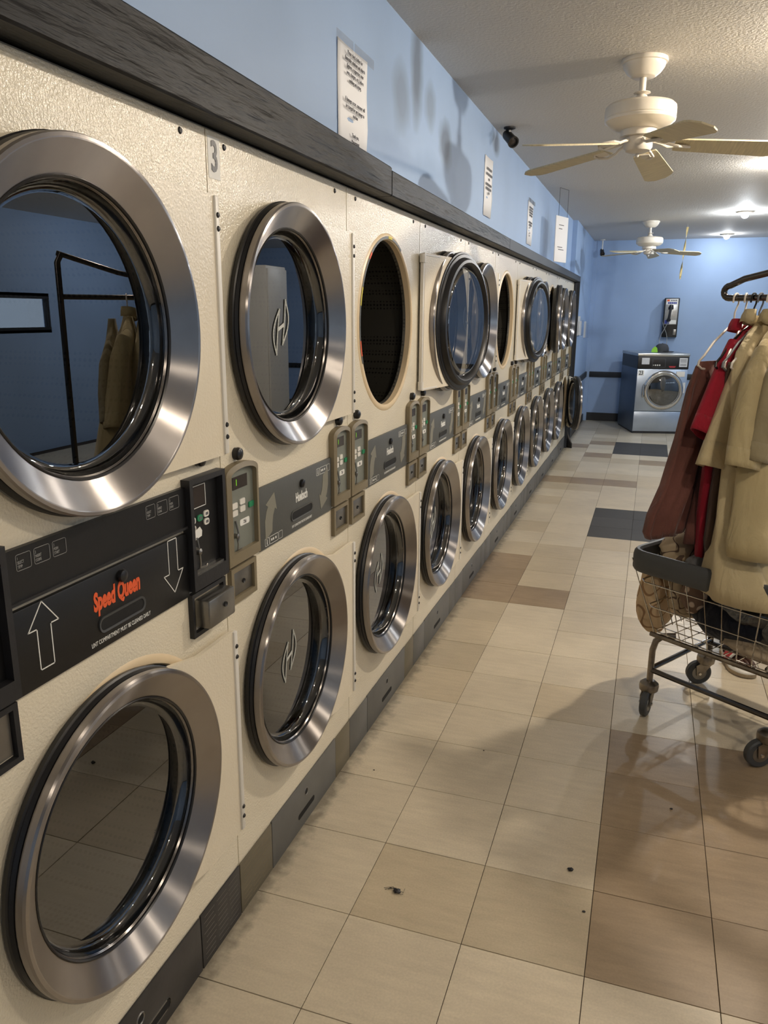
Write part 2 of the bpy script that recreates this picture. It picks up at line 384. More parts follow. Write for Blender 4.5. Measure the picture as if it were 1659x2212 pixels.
struct('trim_1', bx(-.012, .045, YB-.05, YB, 0, ZC), M_wall)
# black chair rail and skirting beyond the dryers
struct('trim_2', bx(-.012, .012, 9.56, YB-.05, .655, .735, .004), M_railb)
struct('trim_3', bx(.045, XR, YB-.022, YB, .655, .735, .004), M_railb)
struct('baseboard_left', bx(-.012, .0, 9.56, YB-.05, 0, .10), M_railb)
struct('baseboard_back', bx(.045, XR, YB-.014, YB, 0, .12), M_railb)

floor = struct('floor', bx(-.9, XR+.1, Y0-.1, YB+.1, -.1, -.003), M_grout)
def tilebm():
    bm = BM(); h = T/2-.0009; box(bm, -h, h, -h, h, -.004, 0); bmesh.ops.bevel(bm, geom=[e for e in bm.edges if all(v.co.z > -.001 for v in e.verts)], offset=.0007, segments=1, affect='EDGES'); return bm
dark4 = {(c, r) for c in (1, 2) for r in (14, 15, 16, 26, 27, 28)}
brown = {(2, 1), (2, 2), (2, 3), (2, 4), (3, 1), (3, 2), (3, 3), (3, 4), (-1, 9), (-1, 10), (-1, 11), (0, 9), (-1, 20), (0, 20), (1, 20), (-1, 27), (0, 28), (0, 25), (2, 24), (4, 2), (4, 4)}
sand = {(0, 10), (0, 11), (0, 12), (1, 13), (1, 24), (2, 29), (-1, 19), (1, 21), (3, 0), (4, 1), (-1, 12), (3, 30), (2, 20), (-1, 23), (4, 6), (5, 8), (3, 9)}
def tmat(c, r):
    if (c, r) in dark4: return 't4', M_t4
    if (c, r) in brown: return 't3', M_t3
    if (c, r) in sand or random.random() < .22: return 't2', M_t2
    return 't1', M_t1
single = set()
for r in range(-1, 36):
    for c in range(-1, 7 if r < 24 else 4):
        k, m = tmat(c, r); single.add((c, r))
        dz = random.uniform(-.0003, .0003)
        obj('tile', tilebm, m, floor, 'tile'+k, (TX+(c+.5)*T, TY+(r+.5)*T, dz))
bm = BM()
for r in range(-12, 36):
    for c in range(-1, 17):
        if (c, r) in single: continue
        x, y, h = TX+(c+.5)*T, TY+(r+.5)*T, T/2-.0009
        bm.faces.new([bm.verts.new((x+a*h, y+b*h, -.0005)) for a, b in ((-1, -1), (1, -1), (1, 1), (-1, 1))])
tag(obj('far_tiles', bm, M_t1, floor), kind='stuff')

# ceiling lamps
for i, (x, y, c, wt) in enumerate(LAMPS):
    t = empty('ceiling_lamp', (x, y, ZC))
    tag(t, ['round ceiling lamp near the front end of the room', 'round ceiling lamp over the first dryers', 'round ceiling lamp over the laundry cart', 'round ceiling lamp between the two fans',
            'glowing round ceiling lamp right of the far fan, nearer one', 'glowing round ceiling lamp close to the back wall', 'round ceiling lamp on the far right side of the room, front', 'round ceiling lamp on the far right side of the room, by the window'][i], 'lamp', 'ceiling lamps')
    obj('lamp_base', lambda: lat([(.001, 0), (.085, 0), (.085, -.012), (.07, -.018), (.001, -.018)], ax='z', n=32), M_fan, t, 'lampbase')
    R_b = .036
    def bulb():
        return lat([(R_b, -.018), (R_b, -.030)]+[(R_b*math.cos(a), -.030-R_b*math.sin(a)) for a in [PI/2*k/6 for k in range(1, 6)]]+[(.0005, -.030-R_b)], ax='z', n=24)
    area = 2*PI*R_b*(R_b+.012)
    obj('bulb', bulb(), emis('lamp_glow', c, wt/area/PI*.93), t)
    obj('trim_ring', lambda: lat([(.045, -.018), (.050, -.024), (.068, -.022), (.078, -.016)], ax='z', n=32), M_whitep, t, 'lampring')

# ------------------------------------------------------------------ header beam over the dryers
def plank(y0, y1, zt0, zt1, zb, m, label, xf=.06):
    bm = BM(); n = max(2, int((y1-y0)/.15)); rings = []
    for i in range(n+1):
        f = i/n; y = y0+(y1-y0)*f; zt = zt0+(zt1-zt0)*f; j = random.uniform(-.0012, .0012)
        rings.append([bm.verts.new(p) for p in ((-.064, y, zb), (xf-.004, y, zb), (xf+j, y, zb+.004), (xf+j, y, zt-.005), (xf-.005, y, zt), (-.064, y, zt))])
    for A, B in zip(rings, rings[1:]): ring_faces(bm, A, B)
    bm.faces.new(rings[0]); bm.faces.new(rings[-1])
    o = obj('header_board', bm, m); return tag(o, label, 'board')
plank(-.6, 2.565, 2.062, 2.012, 1.9225, M_wood, 'long black-stained wooden board above the nearest dryers, rough grain')
plank(2.572, 4.80, 2.003, 1.988, 1.9225, M_wood, 'black-stained wooden board in the middle of the dryer row, knotty')
plank(4.806, 9.50, 1.988, 1.984, 1.9225, M_woodg, 'smooth slate-grey board above the farthest dryers', .06)
tag(obj('end_board', bx(-.064, .06, 9.505, 9.54, 0, 1.984), M_woodg), 'upright slate-grey board closing the far end of the dryer row', 'board')
tag(obj('end_board', bx(-.064, .03, 9.45, 9.50, 0, 1.92), M_woodg), 'narrow dark upright filler behind the last dryer', 'board')

# ------------------------------------------------------------------ stacked dryers
DW, YS, DH = .7925, 1.5196-.7925, 1.920
CY, ZL, ZU, RH = .396, .586, 1.514, .286
def plate_hole(bm, y0, y1, z0, z1, cy, cz, r, x, n=64):
    """flat plate in the y-z plane at x with a round hole"""
    A = []; B = []
    angs = [2*PI*i/n for i in range(n)]
    for yc in (y0, y1):
        for zc in (z0, z1):
            a = math.atan2(zc-cz, yc-cy) % (2*PI); i = min(range(n), key=lambda k: abs((angs[k]-a+PI) % (2*PI)-PI)); angs[i] = a
    for a in angs:
        c, s = math.cos(a), math.sin(a); t = 1e9
        if c > 1e-9: t = min(t, (y1-cy)/c)
        if c < -1e-9: t = min(t, (y0-cy)/c)
        if s > 1e-9: t = min(t, (z1-cz)/s)
        if s < -1e-9: t = min(t, (z0-cz)/s)
        A.append(bm.verts.new((x, cy+r*c, cz+r*s))); B.append(bm.verts.new((x, cy+t*c, cz+t*s)))
    ring_faces(bm, A, B); return A
def cabinet_bm():
    bm = BM(); g = .0018; a, b = g, DW-g
    plate_hole(bm, a, b, .96, DH-.004, CY, ZU, RH, 0); plate_hole(bm, a, b, .157, .96, CY, ZL, RH, 0)
    # shell: sides, top, back
    for y in (a, b):
        bm.faces.new([bm.verts.new(p) for p in ((0, y, 0), (-.063, y, 0), (-.063, y, DH), (-.004, y, DH), (0, y, DH-.004))])
    bm.faces.new([bm.verts.new(p) for p in ((0, a, DH-.004), (0, b, DH-.004), (-.004, b, DH), (-.004, a, DH))])
    bm.faces.new([bm.verts.new(p) for p in ((-.004, a, DH), (-.004, b, DH), (-.063, b, DH), (-.063, a, DH))])
    bm.faces.new([bm.verts.new(p) for p in ((-.002, a, 0), (-.002, b, 0), (-.002, b, .157), (-.002, a, .157))])
    return bm
def casing_bm():
    bm = BM(); a, b = .004, DW-.004
    box(bm, -.80, -.165, a, b, .02, 1.90)
    bm.faces.remove(max(bm.faces, key=lambda f: f.calc_center_median().x)); return bm
def lip_bm(cz):
    return lat([(RH, -.02), (RH, .0), (RH+.003, .004), (RH+.009, .005), (RH+.017, .0035), (RH+.022, .0)], (0, CY, cz), n=72)
def drum_bm(cz):
    bm = lat([(RH, -.02), (RH-.004, -.03), (.335, -.05), (.335, -.60), (.05, -.61), (.001, -.61)], (0, CY, cz), n=56)
    return bm
# door: built about its hinge; closed it runs towards -y
HY, HX = .784, .008
HD = .430                                               # hinge to door centre
def door_panel_bm(dz=0):
    bm = BM(); cy, n = -HD, 72; A = []; B = []; A2 = []; B2 = []; ri = .262; hz, ye = .272, HD-.006
    for i in range(n):
        a = 2*PI*i/n; c, s = math.cos(a), math.sin(a); ro = .298
        if c > 0:
            t = min(ye/max(c, 1e-6), hz/max(abs(s), 1e-6)); ro = max(ro, t)
        for L_, r, x in ((A, ri, .004), (B, ro, .004), (A2, ri, -.006), (B2, ro, -.006)): L_.append(bm.verts.new((x+.012, cy+r*c, r*s)))
    # snap two vertices to the rectangle corners
    for L_ in (B, B2):
        for sgn in (1, -1):
            v = min(L_, key=lambda v: (v.co.y-(cy+ye))**2+(v.co.z-sgn*hz)**2); v.co.y = cy+ye; v.co.z = sgn*hz
    for L_ in (B, B2):
        for v in L_:
            v.co.z += dz*min(1, max(0, (v.co.y-cy)/.26))**2
    ring_faces(bm, A, B); ring_faces(bm, A2, B2); ring_faces(bm, A, A2); ring_faces(bm, B, B2); return bm
cD = (0, -HD, 0)
def ring_bm():
    return lat([(.262, .022), (.294, .022), (.299, .024), (.301, .028), (.301, .040), (.2985, .0445), (.293, .0455), (.291, .045), (.244, .0125), (.240, .010), (.236, .004), (.240, .002), (.262, .010)], cD, n=96)
def gasket_bm():
    return lat([(.292, .022), (.299, .021), (.302, .014), (.300, .012), (.304, .009), (.303, .001), (.296, .0), (.293, -.004), (.280, -.006), (.276, -.018), (.270, -.027), (.258, -.029), (.248, -.020), (.242, -.006), (.240, .002), (.241, .008), (.262, .012)], cD, n=80)
def glass_bm():
    return lat([(.237, .006), (.236, .0), (.232, -.014), (.227, -.020), (.221, -.022), (.217, -.022), (.0005, -.022)], cD, n=72)
def bead_bm(): return lat([(.241, .010), (.243, .013), (.241, .0145), (.238, .012), (.238, .008)], cD, n=72)
def logo_bm():
    bm = BM(); c = (cD[1], 0)
    def leaf(sx):
        P = []
        for k in range(15):
            f = k/14; z = -.056+.112*f; y = sx*(.014+.026*math.sin(PI*f)); P.append((y, z))
        for k in range(15):
            f = 1-k/14; z = -.056+.112*f; y = sx*(.014+.002*math.sin(PI*f)); P.append((y, z+sx*.0))
        P = [(c[0]+y+.20*z+sx*.004, c[1]+z+sx*.012) for y, z in P]; outline(bm, P, .0052, -.0205, -.0195)
    leaf(1); leaf(-1)
    prism(bm, [(c[0]-.022, -.012), (c[0]+.022, .004), (c[0]+.022, .013), (c[0]-.022, -.003)], -.0205, -.0195); return bm
M_logo = mat('frosted_logo', (196, 198, 192), .6)
def hinge_bm(): return box(BM(), .006, .021, -.012, .004, -.270, .270, .003)
def hinge_screw_bm():
    bm = BM()
    for z in (.205, -.205, .232, -.232): lathe(bm, [(.0001, .0245), (.004, .024), (.006, .021)], (0, -.004, z), n=10)
    return bm
def hbracket_bm():
    bm = BM(); lathe(bm, [(.012, -.268), (.012, -.235)], (.012, 0, 0), 'z', 14, True, True); lathe(bm, [(.012, .235), (.012, .268)], (.012, 0, 0), 'z', 14, True, True)
    box(bm, .004, .02, -.16, 0, .262, .268); box(bm, .004, .02, -.16, 0, -.268, -.262); return bm
def make_door(par, z, beta, kind, logo, label):
    dz = -.040 if z < 1 else 0
    d = obj('door', lambda: door_panel_bm(dz), M_creamd, par, 'doorpanel%g' % dz, (HX+(.02 if beta > 100 else 0), HY, z)); d.rotation_euler.z = math.radians(beta)
    if label: d['label'] = label
    obj('gasket', gasket_bm, M_rubber, d, 'gasket'); obj('door_ring', ring_bm, M_chrome, d, 'ring', ang=16)
    obj('glass', glass_bm, M_glass, d, 'glass'); obj('glass_bead', bead_bm, M_rubgloss, d, 'bead')
    obj('hinge', hinge_bm, M_whitep, d, 'hinge', (0, 0, dz)); tag(obj('hinge_screw', hinge_screw_bm, M_blackd, d, 'hscrew', (0, 0, dz)), kind='stuff')
    if abs(beta) > 5: obj('hinge_bracket', hbracket_bm, M_whitep, d, 'hbr')
    if logo: obj('logo', logo_bm, M_logo, d, 'logo')
    return d

# Huebsch style controls -------------------------------------------------
def ctl_frame_bm(y0, y1):
    z0, z1 = .957, 1.198; bm = BM(); cx = (y0+y1)/2
    def arch(a, b, lo, hi, rise): return [(b, lo), (b, hi-rise)]+[(cx+(b-cx)*math.cos(t), hi-rise+rise*math.sin(t)) for t in [PI/2*k/6 for k in range(1, 12)]]+[(a, hi-rise), (a, lo)]
    O = arch(y0, y1, z0, z1, .022); I = arch(y0+.016, y1-.016, z0+.03, z1-.012, .016); n = len(O)
    L4 = [[bm.verts.new((x, a, b)) for a, b in P] for P, x in ((O, 0), (O, .018), (I, .022), (I, .010))]
    for A, B in zip(L4, L4[1:]): ring_faces(bm, A, B)
    return bm
def make_ctl(par, y0, y1, tagk, lit, sticker):
    c = obj('control_unit', lambda: ctl_frame_bm(y0, y1), M_tan, par, 'ctlf'+tagk, (0, 0, .012))
    f = obj('faceplate', lambda: bx(.008, .0105, y0+.014, y1-.014, .985, 1.188), M_face, c, 'face'+tagk)
    a, wd = y0+.016, (y1-y0-.032)
    obj('display', lambda: bx(.0105, .0120, a+wd*.18, a+wd*.75, 1.136, 1.166), M_disp, c, 'disp'+tagk)
    if lit: text('digit', '1', .022, (.0122, a+wd*.32, 1.151), M_lcd, c, sx=.7, key='dig%s%s' % (lit, tagk))
    for i, (fy, z, m_) in enumerate(((.12, 1.098, M_whitep), (.12, 1.080, M_whitep), (.42, 1.102, M_whitep), (.42, 1.084, M_whitep), (.78, 1.086, M_green))):
        y = a+wd*fy
        obj('button', lambda: pr(rrect(y, y+wd*.2, z-.007, z+.007, .003), .0105, .0135), m_, c, 'btn%d%s' % (i, tagk))
    def lever():
        bm = BM(); y = a+wd*.2; tube(bm, [(.012, y+.004, 1.062), (.016, y+.006, 1.040), (.02, y+.004, 1.022), (.018, y, 1.012)], .0022, 6)
        lathe(bm, [(.001, .022), (.006, .020), (.007, .010)], (0, y, 1.026), n=12); tube(bm, [(.016, y, 1.024), (.018, y+.002, 1.006), (.016, y+.003, .992), (.014, y+.024, .990)], .0018, 6); return bm
    obj('coin_lever', lever, M_steel, c, 'lev'+tagk)
    if sticker:
        s = obj('price_sticker', lambda: pr(rrect(a+wd*.42, a+wd*.8, 1.042, 1.058, .005), .0105, .0112), M_white, c, 'stk'+tagk)
        text('price', '25¢', .012, (.0114, a+wd*.61, 1.050), M_print, c, sx=.8, key='prc'+tagk)
    return c
def make_coinbox(par, y0, y1, tagk, pop):
    def fr():
        bm = BM(); O = [(y0, .862), (y1, .862), (y1, .952), (y0, .952)]; I = [(y0+.012, .876), (y1-.012, .876), (y1-.012, .940), (y0+.012, .940)]
        L4 = [[bm.verts.new((x, a, b)) for a, b in P] for P, x in ((O, 0), (O, .012), (I, .012), (I, .001))]
        for A, B in zip(L4, L4[1:]): ring_faces(bm, A, B)
        return bm
    c = obj('coin_box', fr, M_tan, par, 'cbf'+tagk, (0, 0, .007))
    obj('steel_door', lambda: box(BM(), .001, .006, y0+.014, y1-.014, .879, .937, .001), M_steel, c, 'cbd'+tagk)
    def lk():
        bm = lat([(.0001, .0062), (.003, .0062), (.0055, .009), (.006, .006)], (0, (y0+y1)/2+.004, .906), n=12); return bm
    obj('lock', lk, M_blackd, c, 'cbl'+tagk); return c
def knob_bm(y, z): return lat([(.0145, 0), (.0145, .004), (.0155, .009), (.0135, .015), (.008, .018), (.0001, .0185)], (0, y, z), n=20)
A0, A1, AZ0, AZ1 = .160, .632, .960, 1.124
def slot_bm(yc, z0, z1, half, x=.0085):
    bm = BM(); O = rrect(yc-half, yc+half, z0, z1, (z1-z0)*.45); I = rrect(yc-half+.004, yc+half-.004, z0+.004, z1-.004, (z1-z0)*.36)
    L4 = [[bm.verts.new((q, a, b)) for a, b in P] for P, q in ((O, x-.001), (O, x+.003), (I, x+.002), (I, x+.0005))]
    for A, B in zip(L4, L4[1:]): ring_faces(bm, A, B)
    return bm
def slot_in_bm(yc, z0, z1, half, x=.009): return pr(rrect(yc-half+.004, yc+half-.004, z0+.004, z1-.004, (z1-z0)*.36), x-.0005, x+.0004)
def arrow_bm(up_):
    bm = BM()
    def crv(cy, cz, s):  # fat curved arrow
        P = [(-.034, -.066), (-.034, -.010), (-.024, .016), (-.014, .028), (-.028, .036), (.026, .062), (.040, .008), (.028, .016), (.016, -.002), (.010, -.026), (.008, -.048)]
        return [(cy+s*a, cz+s*b) for a, b in P]
    return prism(bm, crv(A0+.062, 1.042, .92) if up_ else crv(A1-.058, 1.038, -.92), .0085, .0092)
def icon_bm():
    bm = BM()
    for yc, zc in ((A0+.040, .976), (A1-.100, 1.098)):
        outline(bm, rrect(yc-.012, yc+.010, zc-.010, zc+.010, .002, 2), .0009, .0085, .0091)
        outline(bm, rrect(yc+.014, yc+.062, zc-.010, zc+.010, .002, 2), .0009, .0085, .0091)
        outline(bm, rrect(yc+.066, yc+.088, zc-.010, zc+.010, .002, 2), .0006, .0085, .0091)
        prism(bm, [(yc-.003, zc-.007), (yc+.001, zc-.007), (yc, zc+.007), (yc-.002, zc+.007)], .0085, .0091)
        for k in (.022, .032, .046): prism(bm, [(yc+k, zc-.003), (yc+k+.006, zc-.003), (yc+k+.006, zc+.003), (yc+k, zc+.003)], .0085, .0091)
    return bm
def lint_panel(par):
    p = obj('lint_panel', lambda: box(BM(), 0, .0085, A0, A1, AZ0, AZ1, .001), M_grey, par, 'lint')
    obj('arrow', lambda: arrow_bm(1), M_arrow, p, 'arrow1'); obj('arrow', lambda: arrow_bm(0), M_arrow, p, 'arrow0'); tag(obj('icon', icon_bm, M_white, p, 'icon'), kind='stuff')
    text('brand_lettering', 'Huebsch', .036, (.0088, .415, 1.052), M_white, p, sx=.62, offset=.0011, key='hueb')
    text('small_lettering', 'LINT COMPARTMENT MUST BE CLEANED DAILY', .010, (.0088, .415, .977), M_white, p, sx=.62, key='lintt')
    obj('handle_slot', lambda: slot_bm(.415, .992, 1.022, .072), M_grey, p, 'slot'); obj('slot_recess', lambda: slot_in_bm(.415, .992, 1.022, .072), M_hole, p, 'sloti')
    obj('lock', lambda: knob_bm(0, 0), M_rubgloss, p, 'lockk', (.0075, .415, 1.088)).scale = (.6, .8, .8)
    return p
def toe_big_bm(): return box(BM(), -.001, .004, .183, .657, 0, .153, .0015)
def toe_hole_bm():
    bm = pr(arc(.415, .105, .010, 0, 330, 11), .004, .0046); prism(bm, rrect(.355, .475, .038, .056, .008), .004, .0046); return bm
def toe_rim_bm():
    bm = lat([(.010, .004), (.0115, .0056), (.0135, .004)], (0, .415, .105), n=16); return bm
def vents_bm():
    bm = BM()
    for r in range(9):
        for k in range(3):
            y = .012+k*.052+random.uniform(0, .01); prism(bm, [(y, .016+r*.015), (y+.04, .016+r*.015), (y+.04, .017+r*.015), (y, .017+r*.015)], .0035, .0040)
    return bm
def screws_bm():
    bm = BM()
    for y in (.075, .70): lathe(bm, [(.0001, .004), (.005, .003), (.007, 0)], (0, y, 1.893), n=12)
    return bm
def huebsch(k, up=0, lo=0, lu=True, ll=True, lit=(0, 0), label=''):
    y = YS+DW*(k-1)
    t = empty('stacked_dryer', (0, y, 0)); tag(t, label, 'dryer', 'stacked tumble dryers along the left wall')
    obj('cabinet', cabinet_bm, M_cream, t, 'cab'); obj('casing', casing_bm, M_under, t, 'casing')
    for z in (ZU, ZL):
        obj('door_lip', (lambda z=z: lip_bm(z)), M_creamlip, t, 'lip%g' % z); obj('drum', (lambda z=z: drum_bm(z)), M_drum, t, 'drum%g' % z)
    make_door(t, ZU, up, 'u', lu, 'upper door standing open, inner side outwards' if up > 100 else None)
    make_door(t, ZL, lo, 'l', ll, 'lower door standing half open' if lo > 20 else None)
    obj('screw', screws_bm, M_blackd, t, 'scr')
    if k == 1: return t
    lint_panel(t)
    make_ctl(t, -.007, .146, 'A', lit[0], True); make_ctl(t, .634, .774, 'B', lit[1], k < 5)
    make_coinbox(t, .008, .132, 'A', 0); make_coinbox(t, .648, .770, 'B', 0)
    obj('knob', lambda: knob_bm(.068, 1.229), M_rubgloss, t, 'kA'); obj('knob', lambda: knob_bm(.702, 1.228), M_rubgloss, t, 'kB')
    p = obj('toe_panel', toe_big_bm, M_toe, t, 'toe'); obj('hole', toe_hole_bm, M_hole, p, 'toeh'); obj('hole_rim', toe_rim_bm, M_steel, p, 'toer')
    tan = k in (2, 3)
    obj('toe_filler', lambda: box(BM(), -.001, .0035, .001, .181, 0, .150, .0015), M_toetan if k == 2 else M_toe, t, 'tf1%d' % (k == 2))
    obj('toe_filler', lambda: box(BM(), -.001, .0035, .659, .791, 0, .150, .0015), M_toetan if tan else M_toe, t, 'tf2%d' % tan)
    if k == 2: obj('scratch', vents_bm, M_tan, t, 'vents')
    return t
huebsch(1, lu=False, ll=False, label='nearest stacked dryer with black control band and orange lettering')
huebsch(2, lit=(1, 1), label='stacked dryer with a number 3 sticker at its top corner')
huebsch(3, up=172, lit=(1, 0), label='stacked dryer whose open upper door uncovers a dark drum, third from the front')
huebsch(4, label='stacked dryer half hidden behind the nearer open upper door', lit=(0, 0))
huebsch(5, label='stacked dryer between the nearer swung-back door and the second dark open drum', lu=False)
huebsch(6, up=172, label='stacked dryer with upper door swung open, sixth from the front', lu=False)
huebsch(7, label='stacked dryer behind the farther swung-back upper door', lu=False)
huebsch(8, label='stacked dryer eighth from the front, both round doors shut', lu=False, ll=False)
huebsch(9, up=5, label='stacked dryer with its upper door slightly ajar, third from the far end', lu=False, ll=False)
huebsch(10, label='last but one stacked dryer of the row', lu=False, ll=False)
huebsch(11, lo=15, label='last stacked dryer of the row, lower door hanging open', lu=False, ll=False)
# the number sticker
st = tag(obj('number_sticker', bx(0, .0008, 1.527, 1.574, 1.823, 1.905), M_white), 'white number 3 sticker on the upper left corner of a cream dryer', 'sticker')
text('number', '3', .085, (.0016, 1.551, 1.864), M_black, st, sx=.72, offset=.0015)
# coloured tape scraps and dark felt round the open drum mouth
def felt(y, a0, a1, m, r0=RH+.003, r1=RH+.012):
    bm = BM(); P = arc(0, 0, r1, a0, a1, 24)+list(reversed(arc(0, 0, r0, a0, a1, 24)))
    n = len(P)//2
    for i in range(n-1):
        q = [P[i], P[i+1], P[len(P)-2-i], P[len(P)-1-i]]; bm.faces.new([bm.verts.new((.0058, y+a, ZU+b)) for a, b in q])
    return bm
yk = YS+DW*2+CY
fl = tag(obj('felt_strip', felt(yk, 62, 205, None), M_grey), 'dark grey felt strip round the top of the open drum mouth', 'felt')
for a0, a1, m_ in ((84, 92, M_yellow), (128, 134, M_orange), (156, 168, M_yellow), (190, 200, M_orange)):
    o = obj('tape_scrap', felt(yk, a0, a1, None), m_, fl); o.location.x = .0006

# the nearest dryer's black band ------------------------------------------
D1 = [o for o in bpy.data.objects if o.name == 'stacked_dryer'][0]
sq = obj('control_band', bx(0, .010, .110, .630, 1.108, 1.196), M_black, D1)
def icons_sq():
    bm = BM()
    for (y0, z0, z1, ws) in ((.163, 1.160, 1.186, (.031, .034, .031)), (.494, 1.160, 1.186, (.029, .034, .034))):
        y = y0
        for wd in ws:
            outline(bm, rrect(y, y+wd, z0, z1, .003, 2), .0007, .010, .0105); y += wd+.007
    return bm
tag(obj('icon', icons_sq(), M_dimw, sq), kind='stuff')
for y0, ws in ((.163, (.031, .034, .031)), (.494, (.029, .034, .034))):
    y = y0
    for wd, tx in zip(ws, ('1\nSELECT\nTEMP', '2\nINSERT\nCOINS', '3\nPUSH\nSTART')):
        text('small_lettering', tx, .0068, (.0104, y+.002, 1.173), M_dimw, sq, sx=.62, align='LEFT', key='sq'+tx[2:6]); y += wd+.007
obj('band_ridge', bx(.008, .014, .137, .628, 1.108, 1.113), M_blackd, sq)
lp = obj('lint_panel', box(BM(), 0, .010, .137, .627, .956, 1.098, .002), M_black, D1)
def arrows_sq(up_):
    bm = BM()
    def A(cy, cz, s): return [(cy+s*a, cz+s*b) for a, b in ((0, .057), (.034, .014), (.0155, .014), (.0155, -.057), (-.0155, -.057), (-.0155, .014), (-.034, .014))]
    return outline(bm, A(.205, 1.040, 1) if up_ else A(.572, 1.042, -1), .0018, .010, .0107)
obj('arrow', arrows_sq(1), M_white, lp); obj('arrow', arrows_sq(0), M_white, lp)
text('brand_lettering', 'Speed Queen', .046, (.0103, .392, 1.047), M_orange, lp, sx=.53, shear=.12, offset=.0022)
text('small_lettering', 'LINT COMPARTMENT MUST BE CLEANED DAILY', .0118, (.0103, .398, .972), M_white, lp, sx=.68)
obj('handle_slot', slot_bm(.402, .986, 1.016, .068, .010), M_bumper, lp); obj('slot_recess', slot_in_bm(.402, .986, 1.016, .068, .0105), M_hole, lp)
obj('lock', knob_bm(0, 0), M_rubgloss, lp, loc=(.0095, .405, 1.076)).scale = (.6, .8, .8)
def sq_control(y0, y1, face):
    cy = (y0+y1)/2
    O = [(y0, .952), (y1, .952), (y1, 1.198), (y0, 1.198)]; I = [(y0+.012, .985), (y1-.012, .985), (y1-.012, 1.186), (y0+.012, 1.186)]
    bm = BM(); L4 = [[bm.verts.new((x, a, b)) for a, b in P] for P, x in ((O, 0), (O, .022), (I, .022), (I, .006))]
    for A, B in zip(L4, L4[1:]): ring_faces(bm, A, B)
    c = obj('control_unit', bm, M_blackd, D1, loc=(0, .002, .013)); obj('faceplate', bx(.004, .0065, y0+.010, y1-.010, .983, 1.188), M_black, c)
    if face:
        a = y0+.014; bm = outline(BM(), [(a+.003, 1.128), (a+.068, 1.128), (a+.068, 1.176), (a+.003, 1.176)], .0014, .0065, .0072); obj('display_outline', bm, M_white, c)
        obj('display', bx(.0065, .0069, a+.005, a+.066, 1.130, 1.174), M_disp, c)
        for y, z, m_ in ((a+.012, 1.103, M_whitep), (a+.012, 1.085, M_whitep), (a+.040, 1.104, M_green), (a+.066, 1.108, M_whitep), (a+.066, 1.090, M_whitep)):
            obj('button', pr(rrect(y-.010, y+.010, z-.007, z+.007, .0055), .0065, .0095), m_, c)
            obj('button_icon', bx(.0095, .0099, y-.004, y+.006, z-.003, z+.003), M_print, c)
        obj('torn_label', pr([(a-.004, 1.052), (a+.030, 1.060), (a+.046, 1.062), (a+.048, 1.074), (a+.040, 1.084), (a-.002, 1.072)], .0065, .0072), M_white, c)
        bm = BM(); y = a+.020
        tube(bm, [(.010, y+.002, 1.064), (.014, y+.002, 1.040)], .0018, 6); lathe(bm, [(.001, .022), (.007, .019), (.0085, .007)], (0, y, 1.034), n=14)
        tube(bm, [(.016, y, 1.030), (.016, y+.002, 1.006), (.014, y+.002, .996), (.016, y+.024, .994), (.016, y+.028, .999)], .0024, 6); obj('coin_lever', bm, M_steel, c)
        obj('dust', bx(.006, .018, y0+.013, y1-.014, .985, .990), M_steel, c)
    O = [(y0, .846), (y1-.004, .846), (y1-.004, .948), (y0, .948)]; I = [(y0+.008, .856), (y1-.014, .856), (y1-.014, .938), (y0+.008, .938)]
    bm = BM(); L4 = [[bm.verts.new((x, a, b)) for a, b in P] for P, x in ((O, 0), (O, .012), (I, .012), (I, .001))]
    for A, B in zip(L4, L4[1:]): ring_faces(bm, A, B)
    c2 = obj('coin_box', bm, M_blackd, D1, loc=(0, .004, .008))
    if face:
        obj('steel_door', box(BM(), .002, .040, y0+.022, y1-.012, .864, .930, .004), M_steel, c2); obj('lock', lat([(.0001, .042), (.003, .042), (.006, .044), (.0065, .040)], (0, cy+.014, .902), n=12), M_blackd, c2)
    else: obj('steel_door', bx(.001, .004, y0+.012, y1-.016, .860, .934), M_steel, c2)
    k = obj('knob', knob_bm(cy-.002, 1.243), M_rubgloss, D1)
sq_control(.628, .772, True); sq_control(-.012, .132, False)
p = obj('toe_panel', box(BM(), -.001, .004, .150, .598, 0, .150, .0015), M_toeblk, D1)
bm = pr(arc(.36, .100, .010, 0, 330, 11), .004, .0046); prism(bm, rrect(.32, .46, .036, .056, .008), .004, .0046); obj('hole', bm, M_hole, p)
bm = lat([(.010, .004), (.0125, .0062), (.0145, .004)], (0, .36, .100), n=16)
outl = rrect(.318, .462, .034, .058, .010); outline(bm, outl, .003, .004, .0055); obj('hole_rim', bm, M_steel, p)
p = obj('toe_filler', box(BM(), -.001, .004, .602, .789, 0, .152, .0015), M_toeblk, D1)
bm = BM()
for r in range(9):
    for kk in range(3):
        y = .612+kk*.058+random.uniform(0, .01); prism(bm, [(y, .016+r*.015), (y+.045, .016+r*.015), (y+.045, .0168+r*.015), (y, .0168+r*.015)], .004, .0044)
obj('scratch', bm, M_steel, p)
obj('toe_filler', box(BM(), -.001, .004, .003, .147, 0, .152, .0015), M_toeblk, D1)

